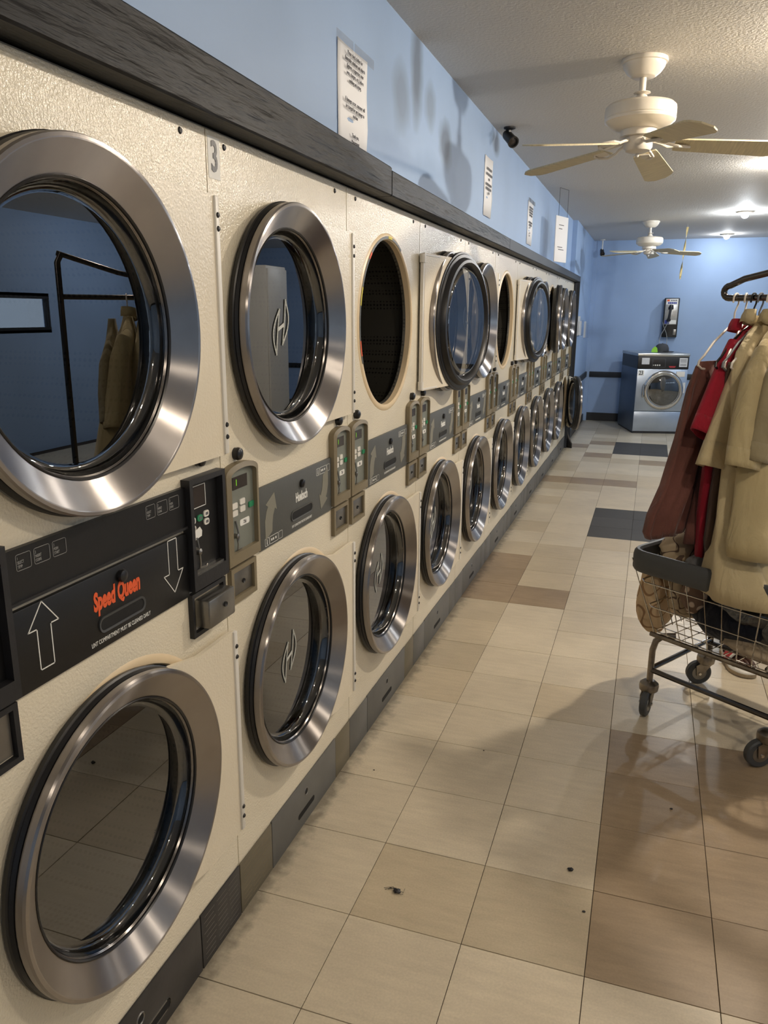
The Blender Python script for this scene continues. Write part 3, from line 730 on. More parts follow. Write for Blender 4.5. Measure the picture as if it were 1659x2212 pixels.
# ------------------------------------------------------------------ papers on the wall
def paper(y0, y1, z0, z1, lines, label, x=-.0645, ang=0, tape=True, size=.016, sleeve=False, tilt=0):
    t = empty('paper_notice', (x, y0, z0)); t.rotation_euler = (tilt, 0, -ang); tag(t, label, 'notice', 'paper notices on the blue wall')
    W, H = y1-y0, z1-z0
    bm = BM(); n = 8; R = []
    for i in range(n+1):
        f = i/n; R.append([bm.verts.new((.002+.004*math.sin(f*PI*1.3+z*9)*(1-.5*z), f*W, z*H)) for z in (0, .33, .66, 1)])
    for A, B in zip(R, R[1:]): ring_faces(bm, A, B, False)
    obj('sheet', bm, M_paper, t, solid=.0008)
    if isinstance(lines, tuple):   # print too blurred to read: rows of faint strokes
        for f, c, wd in lines:
            bm = BM(); k = max(2, int(wd*W/.016))
            for i in range(k):
                y = W*(c-wd/2)+wd*W*i/k; box(bm, .0075, .0082, y, y+wd*W/k*.72, f*H-.006, f*H+.006)
            tag(obj('blurred_print', bm, M_print, t), kind='stuff')
    elif lines: text('lettering', lines, size, (.0100, W*.5, H*.52), M_print, t, sx=.82, lines=1.15)
    if sleeve:
        bm = box(BM(), .009, .0095, -.012, W+.045, -.02, H+.03); obj('plastic_sleeve', bm, M_clear, t)
    if tape:
        for a, b in ((-.022, W*.45), (W*.5, W+.05)): obj('tape', bx(.008, .0088, a, b, H-.012, H+.018), M_clear, t)
    return t
paper(2.405, 2.665, 2.045, 2.352, 'Please check clothes for\nflammable solutions and objects\n(lighters, e-cigarettes, vape\npens, chargers, etc.) before\nwashing and drying.\n\n\nIf damages occur, customer will\nbe charged for any damage to\nmachine\n\n\nThank you,\nManagement', 'white printed notice held by clear tape, largest and nearest on the blue wall', size=.0165)
paper(4.59, 4.815, 2.098, 2.415, ((.80, .5, .62), (.71, .5, .74), (.63, .5, .16), (.54, .46, .70), (.47, .46, .66), (.40, .5, .16)), 'narrow white notice with a torn left edge, second along the blue wall', size=.022, tape=False)
paper(6.20, 6.46, 2.075, 2.385, ((.86, .5, .7), (.80, .5, .66), (.74, .5, .62), (.68, .5, .56), (.52, .5, .62), (.46, .5, .5), (.40, .42, .16), (.27, .4, .12), (.21, .4, .12)), 'white taped notice third along the blue wall, plain bottom half', size=.022)
# sign hanging on wires
hs = empty('hanging_sign', (.04, 7.09, 2.0)); hs.rotation_euler.z = -math.atan2(.075, .235); tag(hs, 'white sign board hanging on two thin wires beside the far blue wall', 'sign')
obj('board', box(BM(), -.004, .004, 0, .25, 0, .375, .002), M_paper, hs)
obj('wire', tb([(0, .05, .37), (0, .05, .60)], .0016, 6), M_blackd, hs); obj('wire', tb([(0, .23, .34), (0, .23, .60)], .0016, 6), M_blackd, hs); obj('wire', tb([(0, .05, .599), (0, .23, .599)], .0016, 6), M_blackd, hs)
bm = BM()
for z, a, b in ((.30, .06, .16), (.27, .06, .13), (.12, .05, .15), (.10, .07, .18)): box(bm, .004, .0046, a, b, z, z+.006)
obj('faint_lines', bm, M_print, hs)
# clear leaflet holders on the side wall
for i, (y, z0, z1, lb) in enumerate(((10.35, 1.30, 1.54, 'clear plastic leaflet holder on the side wall past the dryers'), (11.35, 1.25, 1.47, 'second clear plastic holder on the side wall nearer the corner'))):
    t = tag(empty('leaflet_holder', (-.012, y, z0)), lb, 'holder', 'clear holders on the side wall'); H = z1-z0
    obj('back_plate', bx(0, .004, 0, .30, 0, H), M_whitep, t); obj('clear_front', bx(.05, .055, 0, .30, 0, H*.8), M_clear, t)
    obj('side', bx(.004, .05, 0, .004, 0, H*.9), M_clear, t); obj('side', bx(.004, .05, .296, .30, 0, H*.9), M_clear, t); obj('bottom', bx(.004, .05, .004, .296, 0, .005), M_clear, t)
    if i == 0: obj('leaflets', bx(.008, .030, .06, .24, .006, H*.75), M_paperb, t)

# security cameras
def camera_obj(loc, aim, label, stem):
    t = tag(empty('security_camera', loc), label, 'camera', 'small black security cameras')
    obj('mount', lat([(.0001, 0), (.034, 0), (.034, -.008), (.012, -.016), (.0001, -.016)], ax='z', n=20), M_blackd if not stem else M_whitep, t)
    obj('stem', tb([(0, 0, -.012), (0, 0, -.035-stem), (aim[0]*.02, aim[1]*.02, -.05-stem)], .009, 8), M_steel if not stem else M_whitep, t)
    a = Vector(aim).normalized(); c = Vector((0, 0, -.055-stem)); q = a.to_track_quat('Z', 'Y').to_matrix().to_4x4(); q.translation = c
    bm = lat([(.0001, -.05), (.022, -.048), (.028, -.03), (.030, .05), (.033, .052), (.033, .062), (.026, .062), (.024, .05), (.0001, .048)], ax='z', n=24); bm.transform(q); b = obj('housing', bm, M_rubgloss, t)
    bm = lat([(.023, .0485), (.012, .054), (.0001, .055)], ax='z', n=20); bm.transform(q); obj('lens', bm, M_disp, b)
camera_obj((.020, 4.85, ZC), (.52, -.62, -.55), 'black bullet security camera on the ceiling beside the near fan', 0)
camera_obj((.115, 12.0, ZC), (.15, -.75, -.55), 'small black security camera in the far corner above the blue wall', .11)
# fly ribbon
t = tag(empty('fly_ribbon', (1.185, 10.3, ZC)), 'narrow amber fly ribbon hanging from the ceiling past the far fan', 'fly ribbon')
bm = BM(); R = []
for i in range(25):
    f = i/24; a = f*7; R.append([bm.verts.new((s*.013*math.cos(a)-.03*f, s*.013*math.sin(a), -.03-.57*f)) for s in (-1, 1)])
for A, B in zip(R, R[1:]): ring_faces(bm, A, B, False)
obj('ribbon', bm, M_fly, t, solid=.001); obj('string', tb([(0, 0, 0), (0, 0, -.035)], .0015, 5), M_whitep, t); obj('canister', lat([(.0001, -.60), (.008, -.60), (.008, -.62), (.0001, -.62)], (-.03, 0, 0), 'z', 12), M_fly, t)

# ------------------------------------------------------------------ ceiling fans
def fan(x, y, base, label, droop):
    t = tag(empty('ceiling_fan', (x, y, ZC)), label, 'fan', 'ceiling fans with pale oak blades')
    obj('canopy', lambda: lat([(.0001, 0), (.094, 0), (.097, -.008), (.095, -.016), (.088, -.018), (.086, -.030), (.070, -.052), (.052, -.066), (.046, -.070), (.0001, -.070)], ax='z', n=48), M_fan, t, 'canopy')
    obj('downrod', lambda: lat([(.014, -.065), (.014, -.125), (.034, -.127), (.036, -.130), (.016, -.136), (.016, -.14), (.022, -.14), (.036, -.170)], ax='z', n=24), M_fan, t, 'rod')
    mo = obj('motor_housing', lambda: lat([(.036, -.168), (.10, -.170), (.135, -.175), (.146, -.185), (.148, -.196), (.148, -.225), (.1455, -.228), (.148, -.232), (.146, -.242), (.120, -.264), (.085, -.274), (.0001, -.275)], ax='z', n=64), M_fan, t, 'motor')
    def vent():
        bm = BM()
        for i in range(36):
            a = 2*PI*i/36; c, s = math.cos(a), math.sin(a); P = []
            for r, z in ((.092, -.2725), (.124, -.2618)):
                for d in (-.0035, .0035): P.append((r*c-d*s, r*s+d*c, z-.0006))
            bm.faces.new([bm.verts.new(P[k]) for k in (0, 1, 3, 2)])
        return bm
    obj('vent_slot', vent, M_hole, mo, 'vents')
    obj('flywheel', lambda: lat([(.0001, -.272), (.075, -.273), (.078, -.302), (.05, -.305), (.0001, -.305)], ax='z', n=32), M_fan, t, 'fly')
    h = obj('switch_housing', lambda: lat([(.0001, -.304), (.058, -.305), (.060, -.312), (.060, -.345), (.052, -.358), (.03, -.366), (.0001, -.368)], ax='z', n=40), M_fan, t, 'switch')
    obj('finial', lambda: lat([(.0001, -.366), (.007, -.368), (.009, -.375), (.006, -.382), (.0001, -.384)], ax='z', n=16), M_whitep, h, 'finial')
    def blade():
        bm = BM(); P = [(.150, -.048), (.165, -.052), (.53, -.068), (.556, -.058), (.585, -.026), (.585, .026), (.556, .058), (.53, .068), (.165, .052), (.150, .048)]
        prism(bm, P, -.003, .003, 'z'); bm.transform(Matrix.Rotation(math.radians(-14), 4, 'X')); return bm
    def arm():
        bm = BM()
        for s in (-1, 1): tube(bm, [(.06, s*.008, .012), (.10, s*.018, .004), (.125, s*.030, -.004), (.165, s*.036, -.006+s*.006), (.20, s*.018, -.006+s*.004), (.215, 0, -.006)], .006, 6)
        box(bm, .15, .20, -.020, .020, -.008, -.003)
        return bm
    for i in range(5):
        a = math.radians(base+72*i)
        b = obj('blade', blade, M_oak, t, 'blade', (0, 0, -.326)); b.rotation_euler = (math.radians((0, 13, 4, 0, 0)[i]), math.radians(droop[i]), a)
        obj('blade_arm', arm, M_fan, b, 'arm')
fan(.774, 3.80, 80, 'near white ceiling fan with pale oak blades over the aisle', [6, 6, 6, 5, 4])
fan(.776, 9.88, 84, 'far white ceiling fan with pale oak blades before the back wall', [3, 3, 3, 3, 3])

# ------------------------------------------------------------------ washer 23
W_ = empty('washing_machine', (.745, 11.02, 0)); W_.rotation_euler.z = math.radians(15)
tag(W_, 'stainless front-load washing machine numbered 23 against the back wall', 'washer')
ww, wd, wh = .665, .88, 1.06
obj('body', box(BM(), 0, ww, .004, wd, .02, 1.03, .006), M_wshell, W_)
obj('lid', box(BM(), -.008, ww+.008, -.012, wd, 1.03, 1.07, .008), M_lid, W_)
obj('front_panel', box(BM(), .004, ww-.004, -.008, .006, .305, .862, .004), M_wfront, W_)
obj('kick_panel', box(BM(), .004, ww-.004, -.006, .006, .03, .296, .004), M_wfront, W_)
obj('foot_rail', bx(.01, ww-.01, 0, wd-.02, 0, .03), M_blackd, W_)
cp = obj('control_panel', box(BM(), .0, ww, -.012, .006, .868, 1.03, .004), M_black, W_)
obj('side_band', bx(-.001, .004, .0, wd*.98, .868, 1.03), M_black, W_)
obj('sticker', bx(.05, .15, -.0135, -.012, .925, 1.01), M_paperb, cp); obj('sticker', bx(.54, .645, -.0135, -.012, .895, 1.012), M_paperb, cp)
for z_ in (.992, .976, .960, .930, .915): obj('printed_line', bx(.552, .632, -.0139, -.0135, z_-.003, z_+.003), M_print, cp)
bm = BM(); [box(bm, a, b, -.0135, -.012, c, d) for a, b, c, d in ((.19, .36, .995, .998), (.19, .36, .888, .891), (.19, .193, .888, .998), (.357, .36, .888, .998))]; obj('display_outline', bm, M_print, cp)
obj('display', bx(.21, .27, -.0134, -.012, .955, .985), M_disp, cp)
for x in (.205, .232, .259, .286): obj('button', lat([(.0001, -.017), (.009, -.017), (.010, -.012)], (x, 0, .915), 'y', 12), M_whitep if x > .21 else M_lid, cp)
bm = pr([(.405, .905), (.50, .905), (.485, .885), (.42, .885)], -.0134, -.012, 'y'); obj('red_emblem', bm, M_red, cp)
fr = BM(); lathe(fr, [(.262, -.006), (.262, -.020), (.250, -.034), (.236, -.040), (.216, -.036), (.210, -.020), (.206, -.014)], (.36, 0, .585), 'y', 64)
d = obj('door', fr, M_chrome2, W_)
obj('inner_ring', lat([(.213, -.030), (.209, -.040), (.203, -.040), (.199, -.030)], (.36, 0, .585), 'y', 56), M_lid, d)
obj('glass', lat([(.203, -.032), (.17, -.040), (.10, -.050), (.0005, -.054)], (.36, 0, .585), 'y', 48), M_glass, d)
obj('drum_back', lat([(.205, -.0095), (.0005, -.0095)], (.36, 0, .585), 'y', 48), M_hole, d)
bm = BM()
for i in range(3):
    a = i*2.1; c = Vector((.36+.09*math.cos(a), -.016, .50+.05*math.sin(a)))
    bmesh.ops.create_icosphere(bm, subdivisions=2, radius=.06, matrix=Matrix.Translation(c) @ Matrix.Diagonal((1.2, .12, .7, 1)))
obj('laundry', bm, M_dark, d)
obj('handle', tb([(.10, -.03, .66), (.088, -.045, .63), (.088, -.045, .52), (.10, -.03, .49)], .010, 8), M_lid, d)
obj('soap_drawer', box(BM(), .515, .625, -.018, -.006, .765, .835, .004), M_whitep, W_)
obj('sticker', bx(.612, .645, -.0095, -.008, .55, .69), M_paperb, W_)
pl = obj('number_plate', bx(.012, .094, -.0092, -.008, .772, .848), M_white, W_)
text('number', '23', .080, (.053, -.0096, .810), M_black, pl, rot='-y', sx=.72, offset=.0015)
# things lying on the washer
lc = Matrix.Translation((.745, 11.02, 0)) @ Matrix.Rotation(math.radians(15), 4, 'Z')
c = lc @ Vector((.44, .50, 1.07)); t = tag(empty('baseball_cap', c), 'charcoal baseball cap lying on the washing machine', 'cap')
bm = BM(); lathe(bm, [(.088, 0), (.092, .015), (.090, .05), (.075, .088), (.045, .108), (.0005, .113)], ax='z', n=28); obj('crown', bm, M_capg, t)
bm = BM(); P = [(.05, -.075), (.11, -.07), (.155, -.035), (.165, 0), (.155, .035), (.11, .07), (.05, .075)]; prism(bm, P, .003, .008, 'z'); bm.transform(Matrix.Rotation(math.radians(-22), 4, 'Z')); obj('brim', bm, M_rubber, t)
obj('button', lat([(.0001, .118), (.006, .117), (.008, .112)], ax='z', n=10), M_capg, t)
c = lc @ Vector((.275, .42, 1.07)); bm = pr([(0, 0), (.085, 0), (.075, .055), (.045, .075), (.012, .045)], -.02, .02, 'y'); o = obj('lime_pouch', bm, M_lime, loc=c); tag(o, 'lime green pouch standing beside the cap on the washing machine', 'pouch')

# ------------------------------------------------------------------ payphone
t = tag(empty('payphone', (1.02, YB, 1.255)), 'black wall payphone with steel face and a looping cord on the blue wall', 'payphone')
obj('housing', box(BM(), 0, .205, -.13, 0, 0, .545, .012), M_rubgloss, t)
fp = obj('faceplate', box(BM(), .018, .187, -.134, -.128, .178, .535, .002), M_phone, t)
obj('blue_card', bx(.026, .085, -.1362, -.134, .188, .240), M_blue, fp); obj('instruction_card', bx(.090, .180, -.1362, -.134, .188, .240), M_white, fp)
obj('top_card', bx(.026, .182, -.1362, -.134, .455, .528), M_white, fp); obj('orange_mark', bx(.034, .070, -.1372, -.136, .498, .522), M_orange, fp)
for k_ in range(5): obj('blue_mark', bx(.050+k_*.024, .070+k_*.024, -.1372, -.136, .464, .488), M_blue, fp)
for k_ in range(4): obj('faint_mark', bx(.085+k_*.022, .101+k_*.022, -.1372, -.136, .503, .518), M_print, fp)
obj('handset', tb([(.095, -.150, .428), (.098, -.170, .430), (.095, -.178, .405), (.088, -.180, .34), (.080, -.178, .262), (.078, -.170, .242), (.082, -.148, .236)], .014, 10, rs=[.028, .030, .018, .015, .019, .030, .024]), M_rubgloss, t)
obj('cradle', box(BM(), .060, .130, -.150, -.132, .385, .425, .004), M_blackd, t)
obj('cord', tb([(.080, -.165, .232), (.06, -.17, .18), (.035, -.17, .12), (.0, -.165, .05), (-.022, -.16, -.03), (-.02, -.16, -.10), (.01, -.16, -.15), (.05, -.16, -.15), (.078, -.16, -.10), (.082, -.15, -.03), (.062, -.15, .06), (.03, -.15, .13), (.006, -.14, .19), (-.004, -.10, .23), (0.006, -.06, .24)], .0045, 8), M_cord, t)
obj('coin_return', box(BM(), .150, .190, -.140, -.128, .035, .115, .004), M_steel, t)
bm = BM()
for i in range(12): box(bm, .125+.02*(i % 3), .138+.02*(i % 3), -.138, -.134, .36-.022*(i//3), .372-.022*(i//3))
obj('keypad', bm, M_steel, fp)
t = tag(empty('added_cabinet', (2.80, 7.30, 0)), 'tall white cabinet added out of view for the dryer glass to mirror', 'cabinet')  # unseen cabinet, added to give the door glass something white to reflect
obj('body', box(BM(), 0, .45, 0, .45, .05, 2.02, .01), M_whitep, t); obj('plinth', bx(.02, .43, .02, .43, 0, .05), M_blackd, t); obj('door', box(BM(), -.018, -.001, .01, .44, .08, 1.99, .004), M_whitep, t)
# peeling strip at the end of the row
bm = BM(); R = []
for i in range(9):
    f = i/8; R.append([bm.verts.new((.012+.085*f*f, 9.46+.02*f-.05*f*f, z*(.36-.30*f)+.004*(1-z))) for z in (0, .5, 1)])
for A, B in zip(R, R[1:]): ring_faces(bm, A, B, False)
tag(obj('peeling_strip', bm, M_rubber, solid=.004), 'black rubber strip peeling off the floor at the far end of the dryers', 'strip')
# litter on the floor
def litter(name, x, y, s, label, hair=False):
    bm = BM(); bmesh.ops.create_icosphere(bm, subdivisions=2, radius=s, matrix=Matrix.Translation((x, y, s*.45)) @ Matrix.Diagonal((1.2, .9, .5, 1)))
    for v in bm.verts: v.co += Vector((random.uniform(-1, 1), random.uniform(-1, 1), random.uniform(0, 1)))*s*.25
    if hair:
        for k in range(9):
            a = random.uniform(0, 6.3); r = s*random.uniform(1.6, 3.6)
            tube(bm, [(x, y, s*.5), (x+r*.6*math.cos(a), y+r*.6*math.sin(a), s*.5), (x+r*math.cos(a+.6)-s, y+r*math.sin(a+.6), s*.2)], .0006, 4)
    tag(obj(name, bm, M_blackd), label, 'litter', 'litter on the floor')
litter('lint_clump', .369, 1.73, .009, 'dark tuft of lint on the floor tiles near the front', True)
litter('floor_speck', .814, 1.977, .007, 'black scrap on the cream tile left of the brown tiles')
litter('floor_speck', .864, 1.825, .0035, 'tiny dark speck below the black scrap on the tiles')
litter('floor_speck', 1.095, 2.376, .004, 'tiny dark speck on the brown tiles before the cart')
litter('floor_speck', .112, 2.265, .0025, 'tiny dark speck close to the dryers on a cream tile')
litter('floor_speck', .45, 2.516, .0025, 'tiny dark speck in the shadow across the aisle')

# ------------------------------------------------------------------ laundry cart; cu = along the cart, cv = across
U, V = Vector((.834, -.552, 0)), Vector((.552, .834, 0))
O1 = Vector((1.012, 3.02, 0))                          # nearest left leg
def cp_(a, b, z): return O1+U*a+V*b+Vector((0, 0, z))
BL, BW = .50, .44                                      # base between the legs
cart = empty('laundry_cart', O1); tag(cart, 'chrome wire laundry cart with grey bumper and a clothes bar, piled with laundry', 'cart')
def cobj(name, bm, m, par=cart, **k):
    bm.transform(Matrix.Translation(-O1)) if par is cart else bm.transform(Matrix.Translation(-O1))
    return obj(name, bm, m, par, **k)
ZB, ZR = .345, .655
for i, (a, b) in enumerate(((0, 0), (BL, 0), (0, BW), (BL, BW))):
    sa, sb = (1 if a == 0 else -1), (1 if b == 0 else -1)
    cobj('leg', tb([cp_(a, b, .105), cp_(a, b, .27), cp_(a+sa*.008, b+sb*.004, .31), cp_(a+sa*.03, b+sb*.015, .335), cp_(a+sa*.07, b+sb*.04, .342)], .0125, 12), M_rustchrome if i == 0 else M_pole)
def caster(a, b, ang, small):
    c = cp_(a, b, 0); d = Vector((math.cos(ang), math.sin(ang), 0)); n = Vector((-d.y, d.x, 0)); R = .052
    hub = c+d*.026+Vector((0, 0, R))
    q = Matrix((n, d, Vector((0, 0, 1)))).transposed().to_4x4(); q.translation = hub
    st = BM(); lathe(st, [(.012, .140), (.024, .138), (.036, .128), (.038, .116), (.036, .100), (.030, .094), (.010, .092)], (c.x, c.y, 0), 'z', 20, True, True)
    e = cobj('caster', st, M_rustchrome)
    def put(name, bm, m): bm.transform(q); cobj(name, bm, m, e)
    w_ = lat([(.012, -.013), (.046, -.014), (R, -.010), (R, .010), (.046, .014), (.012, .013)], ax='x', n=36); put('wheel', w_, M_bumper)
    h = lat([(.0001, -.0145), (.030, -.0145), (.031, -.0125), (.031, .0125), (.030, .0145), (.0001, .0145)], ax='x', n=28); put('hub', h, M_steel)
    h = lat([(.0001, -.026), (.006, -.026), (.006, .026), (.0001, .026)], ax='x', n=10); put('axle', h, M_chrome2)
    f = BM()
    for s in (-1, 1): prism(f, [(-.05, .048), (-.018, .056), (.018, .036), (.012, -.012), (-.008, -.012)], s*.018, s*.021)
    box(f, -.021, .021, -.052, .004, .046, .052); put('fork', f, M_rustchrome)
caster(0, 0, math.radians(255), True); caster(BL-.02, 0, math.radians(205), False); caster(0, BW-.02, math.radians(196), False); caster(BL, BW, math.radians(220), False)
# lower frame tubes
for (a, b, c_, d_, z1, z2) in ((0, 0, BL, 0, .185, .185), (0, 0, 0, BW, .190, .200), (0, BW, BL, BW, .185, .185), (BL, 0, BL, BW, .185, .185), (0, .0, BL, 0, .335, .335), (0, BW, BL, BW, .335, .335)):
    if z1 > .3: cobj('basket_rail', tb([cp_(a-.015, b, z1), cp_(c_+.015, d_, z2)], .010, 8), M_rustchrome)
    else: cobj('frame_tube', tb([cp_(a, b, z1), cp_(c_, d_, z2)], .0105, 10), M_pole)
# wire basket
def bp(a, b, f):  # bottom to rim, tapering outwards
    o = .075*f; ca, cb = BL/2, BW/2
    return cp_(ca+(a-ca)*(1+o*2.2/BL*1), cb+(b-cb)*(1+o*2.0/BW), ZB+(ZR-ZB)*f)
def side_pts(n, which):
    return [((BL*(i)/n), 0) if which == 0 else ((BL*(i)/n), BW) if which == 1 else (0, BW*i/n) if which == 2 else (BL, BW*i/n) for i in range(n+1)]
for which, n in ((0, 9), (1, 9), (2, 7), (3, 7)):
    P = side_pts(n, which)
    for a, b in P[(0 if which < 2 else 1):(None if which < 2 else -1)]:
        cobj('wire', tb([bp(a, b, 0), bp(a, b, .5), bp(a, b, .97)], .0022, 6), M_chrome2)
for f in (.02, .36, .68): cobj('wire', tb([bp(.02, 0, f), bp(BL-.02, 0, f), bp(BL, .02, f), bp(BL, BW-.02, f), bp(BL-.02, BW, f), bp(.02, BW, f), bp(0, BW-.02, f), bp(0, .02, f)], .0028, 6, closed=True), M_chrome2)
for i in range(1, 9): cobj('wire', tb([bp(BL*i/9, 0, 0), bp(BL*i/9, BW, 0)], .0022, 6), M_chrome2)
for i in range(1, 6): cobj('wire', tb([bp(0, BW*i/6, -.01), bp(BL, BW*i/6, -.01)], .0022, 6), M_chrome2)
# padded rim
c0 = [bp(a, b, 1) for a, b in ((0, 0), (BL, 0), (BL, BW), (0, BW))]
R_ = []
for i in range(4):
    p, a, b = c0[i], c0[i-1], c0[(i+1) % 4]; da, db = (a-p).normalized(), (b-p).normalized(); r = .07
    for k in range(7):
        f = k/6; q = (p+da*r)*(1-f)**2+2*f*(1-f)*p+(p+db*r)*f*f; R_.append(q)
bm = BM(); rings = []; m_ = len(R_); cen = sum(c0, Vector())/4
for i, p in enumerate(R_):
    d = (R_[(i+1) % m_]-R_[i-1]).normalized(); n_ = Vector((d.y, -d.x, 0)); n_ = n_ if n_.dot(p-cen) > 0 else -n_
    rings.append([bm.verts.new(p+n_*x+Vector((0, 0, z))) for x, z in ((-.010, -.012), (-.011, .020), (-.004, .029), (.006, .030), (.014, .022), (.018, .004), (.0175, -.042), (.010, -.054), (.001, -.050))])
for i in range(m_): ring_faces(bm, rings[i], rings[(i+1) % m_])
cobj('bumper_rim', bm, M_bumper)
# clothes bar: upright, sloping brace, bar
PB, PE = Vector((1.159, 3.184, 1.632)), Vector((1.575, 2.915, 0))
bd = (PB-Vector((PE.x, PE.y, PB.z))).normalized(); PT = Vector((PE.x, PE.y, 1.80))
cobj('upright', tb([Vector((PE.x, PE.y, .30)), Vector((PE.x, PE.y, 1.76)), PT+bd*.02], .0135, 12), M_pole)
N_ = []
br = (PB+Vector((0, 0, .012))-PT)
for k in range(9):
    a = PI*k/8; N_.append(PB+bd*(.022*math.sin(a))+Vector((0, 0, .022*math.cos(a)*1.0+.004)))
path = [PT, PT+br*.5, PB-bd*.05+Vector((0, 0, .048))]+N_+[PB-bd*.04+Vector((0, 0, -.018)), Vector((PE.x, PE.y, PB.z-.018))]
cobj('clothes_bar', tb(path, .0115, 12), M_pole)
ZBAR = PB.z-.018+.0115

# ------------------------------------------------------------------ hangers; local (t along the bar, s across, z)
def wp(t, s, z, al=0):
    """t from the bar's far end along the cart, s across it, al turns the hanger about its hook"""
    base = Vector((PB.x, PB.y, 0))-bd*t
    wv = V*math.cos(al)+U*math.sin(al)
    return base+wv*s+Vector((0, 0, z))
def hanger(t, m, label, al=0, half=.205, zs=1.522, ze=1.402, bar=True, group='hangers on the cart bar', shift=0):
    o = tag(empty('clothes_hanger', wp(t, 0, 0, al)+Vector((0, 0, ZBAR))), label, 'hanger', group); inv = Matrix.Translation(-o.location)
    H = []
    for k in range(11):
        a = math.radians(-40+k*22); H.append((.020*math.cos(a)*-1, ZBAR+.0045-.0+.020*math.sin(a)-.0155))
    H = [(-.0185, ZBAR-.028)]+[(-.0195*math.cos(PI*k/9), ZBAR-.015+.0195*math.sin(PI*k/9)) for k in range(10)]+[(.0195, ZBAR-.030), (.008, ZBAR-.048), (0, ZBAR-.062), (0, zs+.006)]
    bm = tb([wp(t, s, z, al) for s, z in H], .0032, 8); bm.transform(inv); obj('hook', bm, m, o)
    bm = BM()
    for sg in (-1, 1):
        tube(bm, [wp(t, shift+s, z, al) for s, z in ((0, zs+.004), (sg*.05, zs-.022), (sg*.12, zs-.062), (sg*(half-.03), ze+.012), (sg*half, ze-.008), (sg*half*1.02, ze-.022), (sg*(half-.02), ze-.034), (sg*(half-.05), ze-.036))], .0042, 8)
    bm.transform(inv); obj('shoulder_arm', bm, m, o)
    if bar: bm = tb([wp(t, shift-half+.03, ze-.036, al), wp(t, shift+half-.03, ze-.036, al)], .0036, 8); bm.transform(inv); obj('trouser_bar', bm, m, o)
    return o
T1, T2, T3, T4, T5, T6 = .028, .064, .093, .118, .150, .215
hanger(T1, M_hangw, 'white plastic hanger at the left end of the bar, trousers over it')
hanger(T2, M_hangw, 'second white plastic hanger on the bar, turned edge-on', al=math.radians(-16))
hanger(T3, M_hangk, 'black plastic hanger on the bar holding the red polo shirt')
hanger(T4, M_hangg, 'grey plastic hanger on the bar behind the red polo shirt')
hanger(T5, M_hangw, 'cream plastic hanger inside the first khaki shirt')
hanger(T6, M_hangw, 'cream plastic hanger inside the second khaki shirt, nearest the upright')

# ------------------------------------------------------------------ clothes
def loft(rings, close_top=True, close_bot=False):
    bm = BM(); R = [[bm.verts.new(p) for p in r] for r in rings]
    for A, B in zip(R, R[1:]): ring_faces(bm, A, B)
    if close_top: bm.faces.new(R[0])
    if close_bot: bm.faces.new(R[-1])
    return bm
def garment(t, sect, folds, al=0, n=72, close=True, seed=1):
    """sect: list of (z, s_left, s_right, thickness, t_shift, fold amplitude); returns rings in world space"""
    rnd = random.Random(seed); ph = [rnd.uniform(0, 6.3) for _ in range(4)]; rings = []
    # interpolate more sections
    S = []
    for a, b in zip(sect, sect[1:]):
        m = max(1, int(abs(a[0]-b[0])/.035))
        for k in range(m): f = k/m; S.append([x*(1-f)+y*f for x, y in zip(a, b)])
    S.append(list(sect[-1]))
    for z, s0, s1, th, ts, am in S:
        r = []
        for i in range(n):
            a = 2*PI*i/n; c, s = math.cos(a), math.sin(a)
            cc = math.copysign(abs(c)**.75, c); ss = math.copysign(abs(s)**.8, s)
            u = (s0+s1)/2+(s1-s0)/2*cc; q = th/2*ss
            q += 1.6*am*(math.sin(folds*cc*2.2+ph[0]+z*1.3)+.5*math.sin(folds*cc*4.1+ph[1]-z*2))*(1-abs(cc)**6)
            r.append(wp(t+ts+q, u, z+am*.35*math.sin(folds*cc*2+ph[2]), al))
        rings.append(r)
    return loft(rings, close)
def cl(name, bm, m, par, solid=.0022): return obj(name, bm, m, par, ang=60, solid=solid)
def gthing(name, t, label, cat, group='clothes hanging on the cart bar'):
    return tag(empty(name, (0, 0, 0)), label, cat, group)
# faded maroon trousers over hanger 1
g = gthing('trousers', T1, 'faded maroon trousers folded over the first white hanger', 'trousers')
cl('left_leg', garment(T1-.006, [(1.392, -.190, .02, .014, 0, 0), (1.375, -.203, .03, .03, -.002, .003), (1.30, -.222, .03, .04, -.006, .008), (1.12, -.248, -.04, .045, -.01, .012), (.95, -.305, -.10, .05, -.012, .014), (.85, -.375, -.15, .055, -.012, .013), (.79, -.400, -.16, .05, -.012, .011), (.765, -.385, -.17, .045, -.012, .010)], 2.6, seed=3), M_brown, g)
cl('right_leg', garment(T1+.004, [(1.394, -.08, .19, .016, 0, 0), (1.375, -.09, .195, .03, .004, .002), (1.25, -.10, .19, .045, .012, .008), (1.0, -.15, .16, .05, .018, .012), (.82, -.20, .10, .05, .02, .012), (.725, -.215, .04, .045, .02, .010)], 2.3, seed=5), M_brown, g)
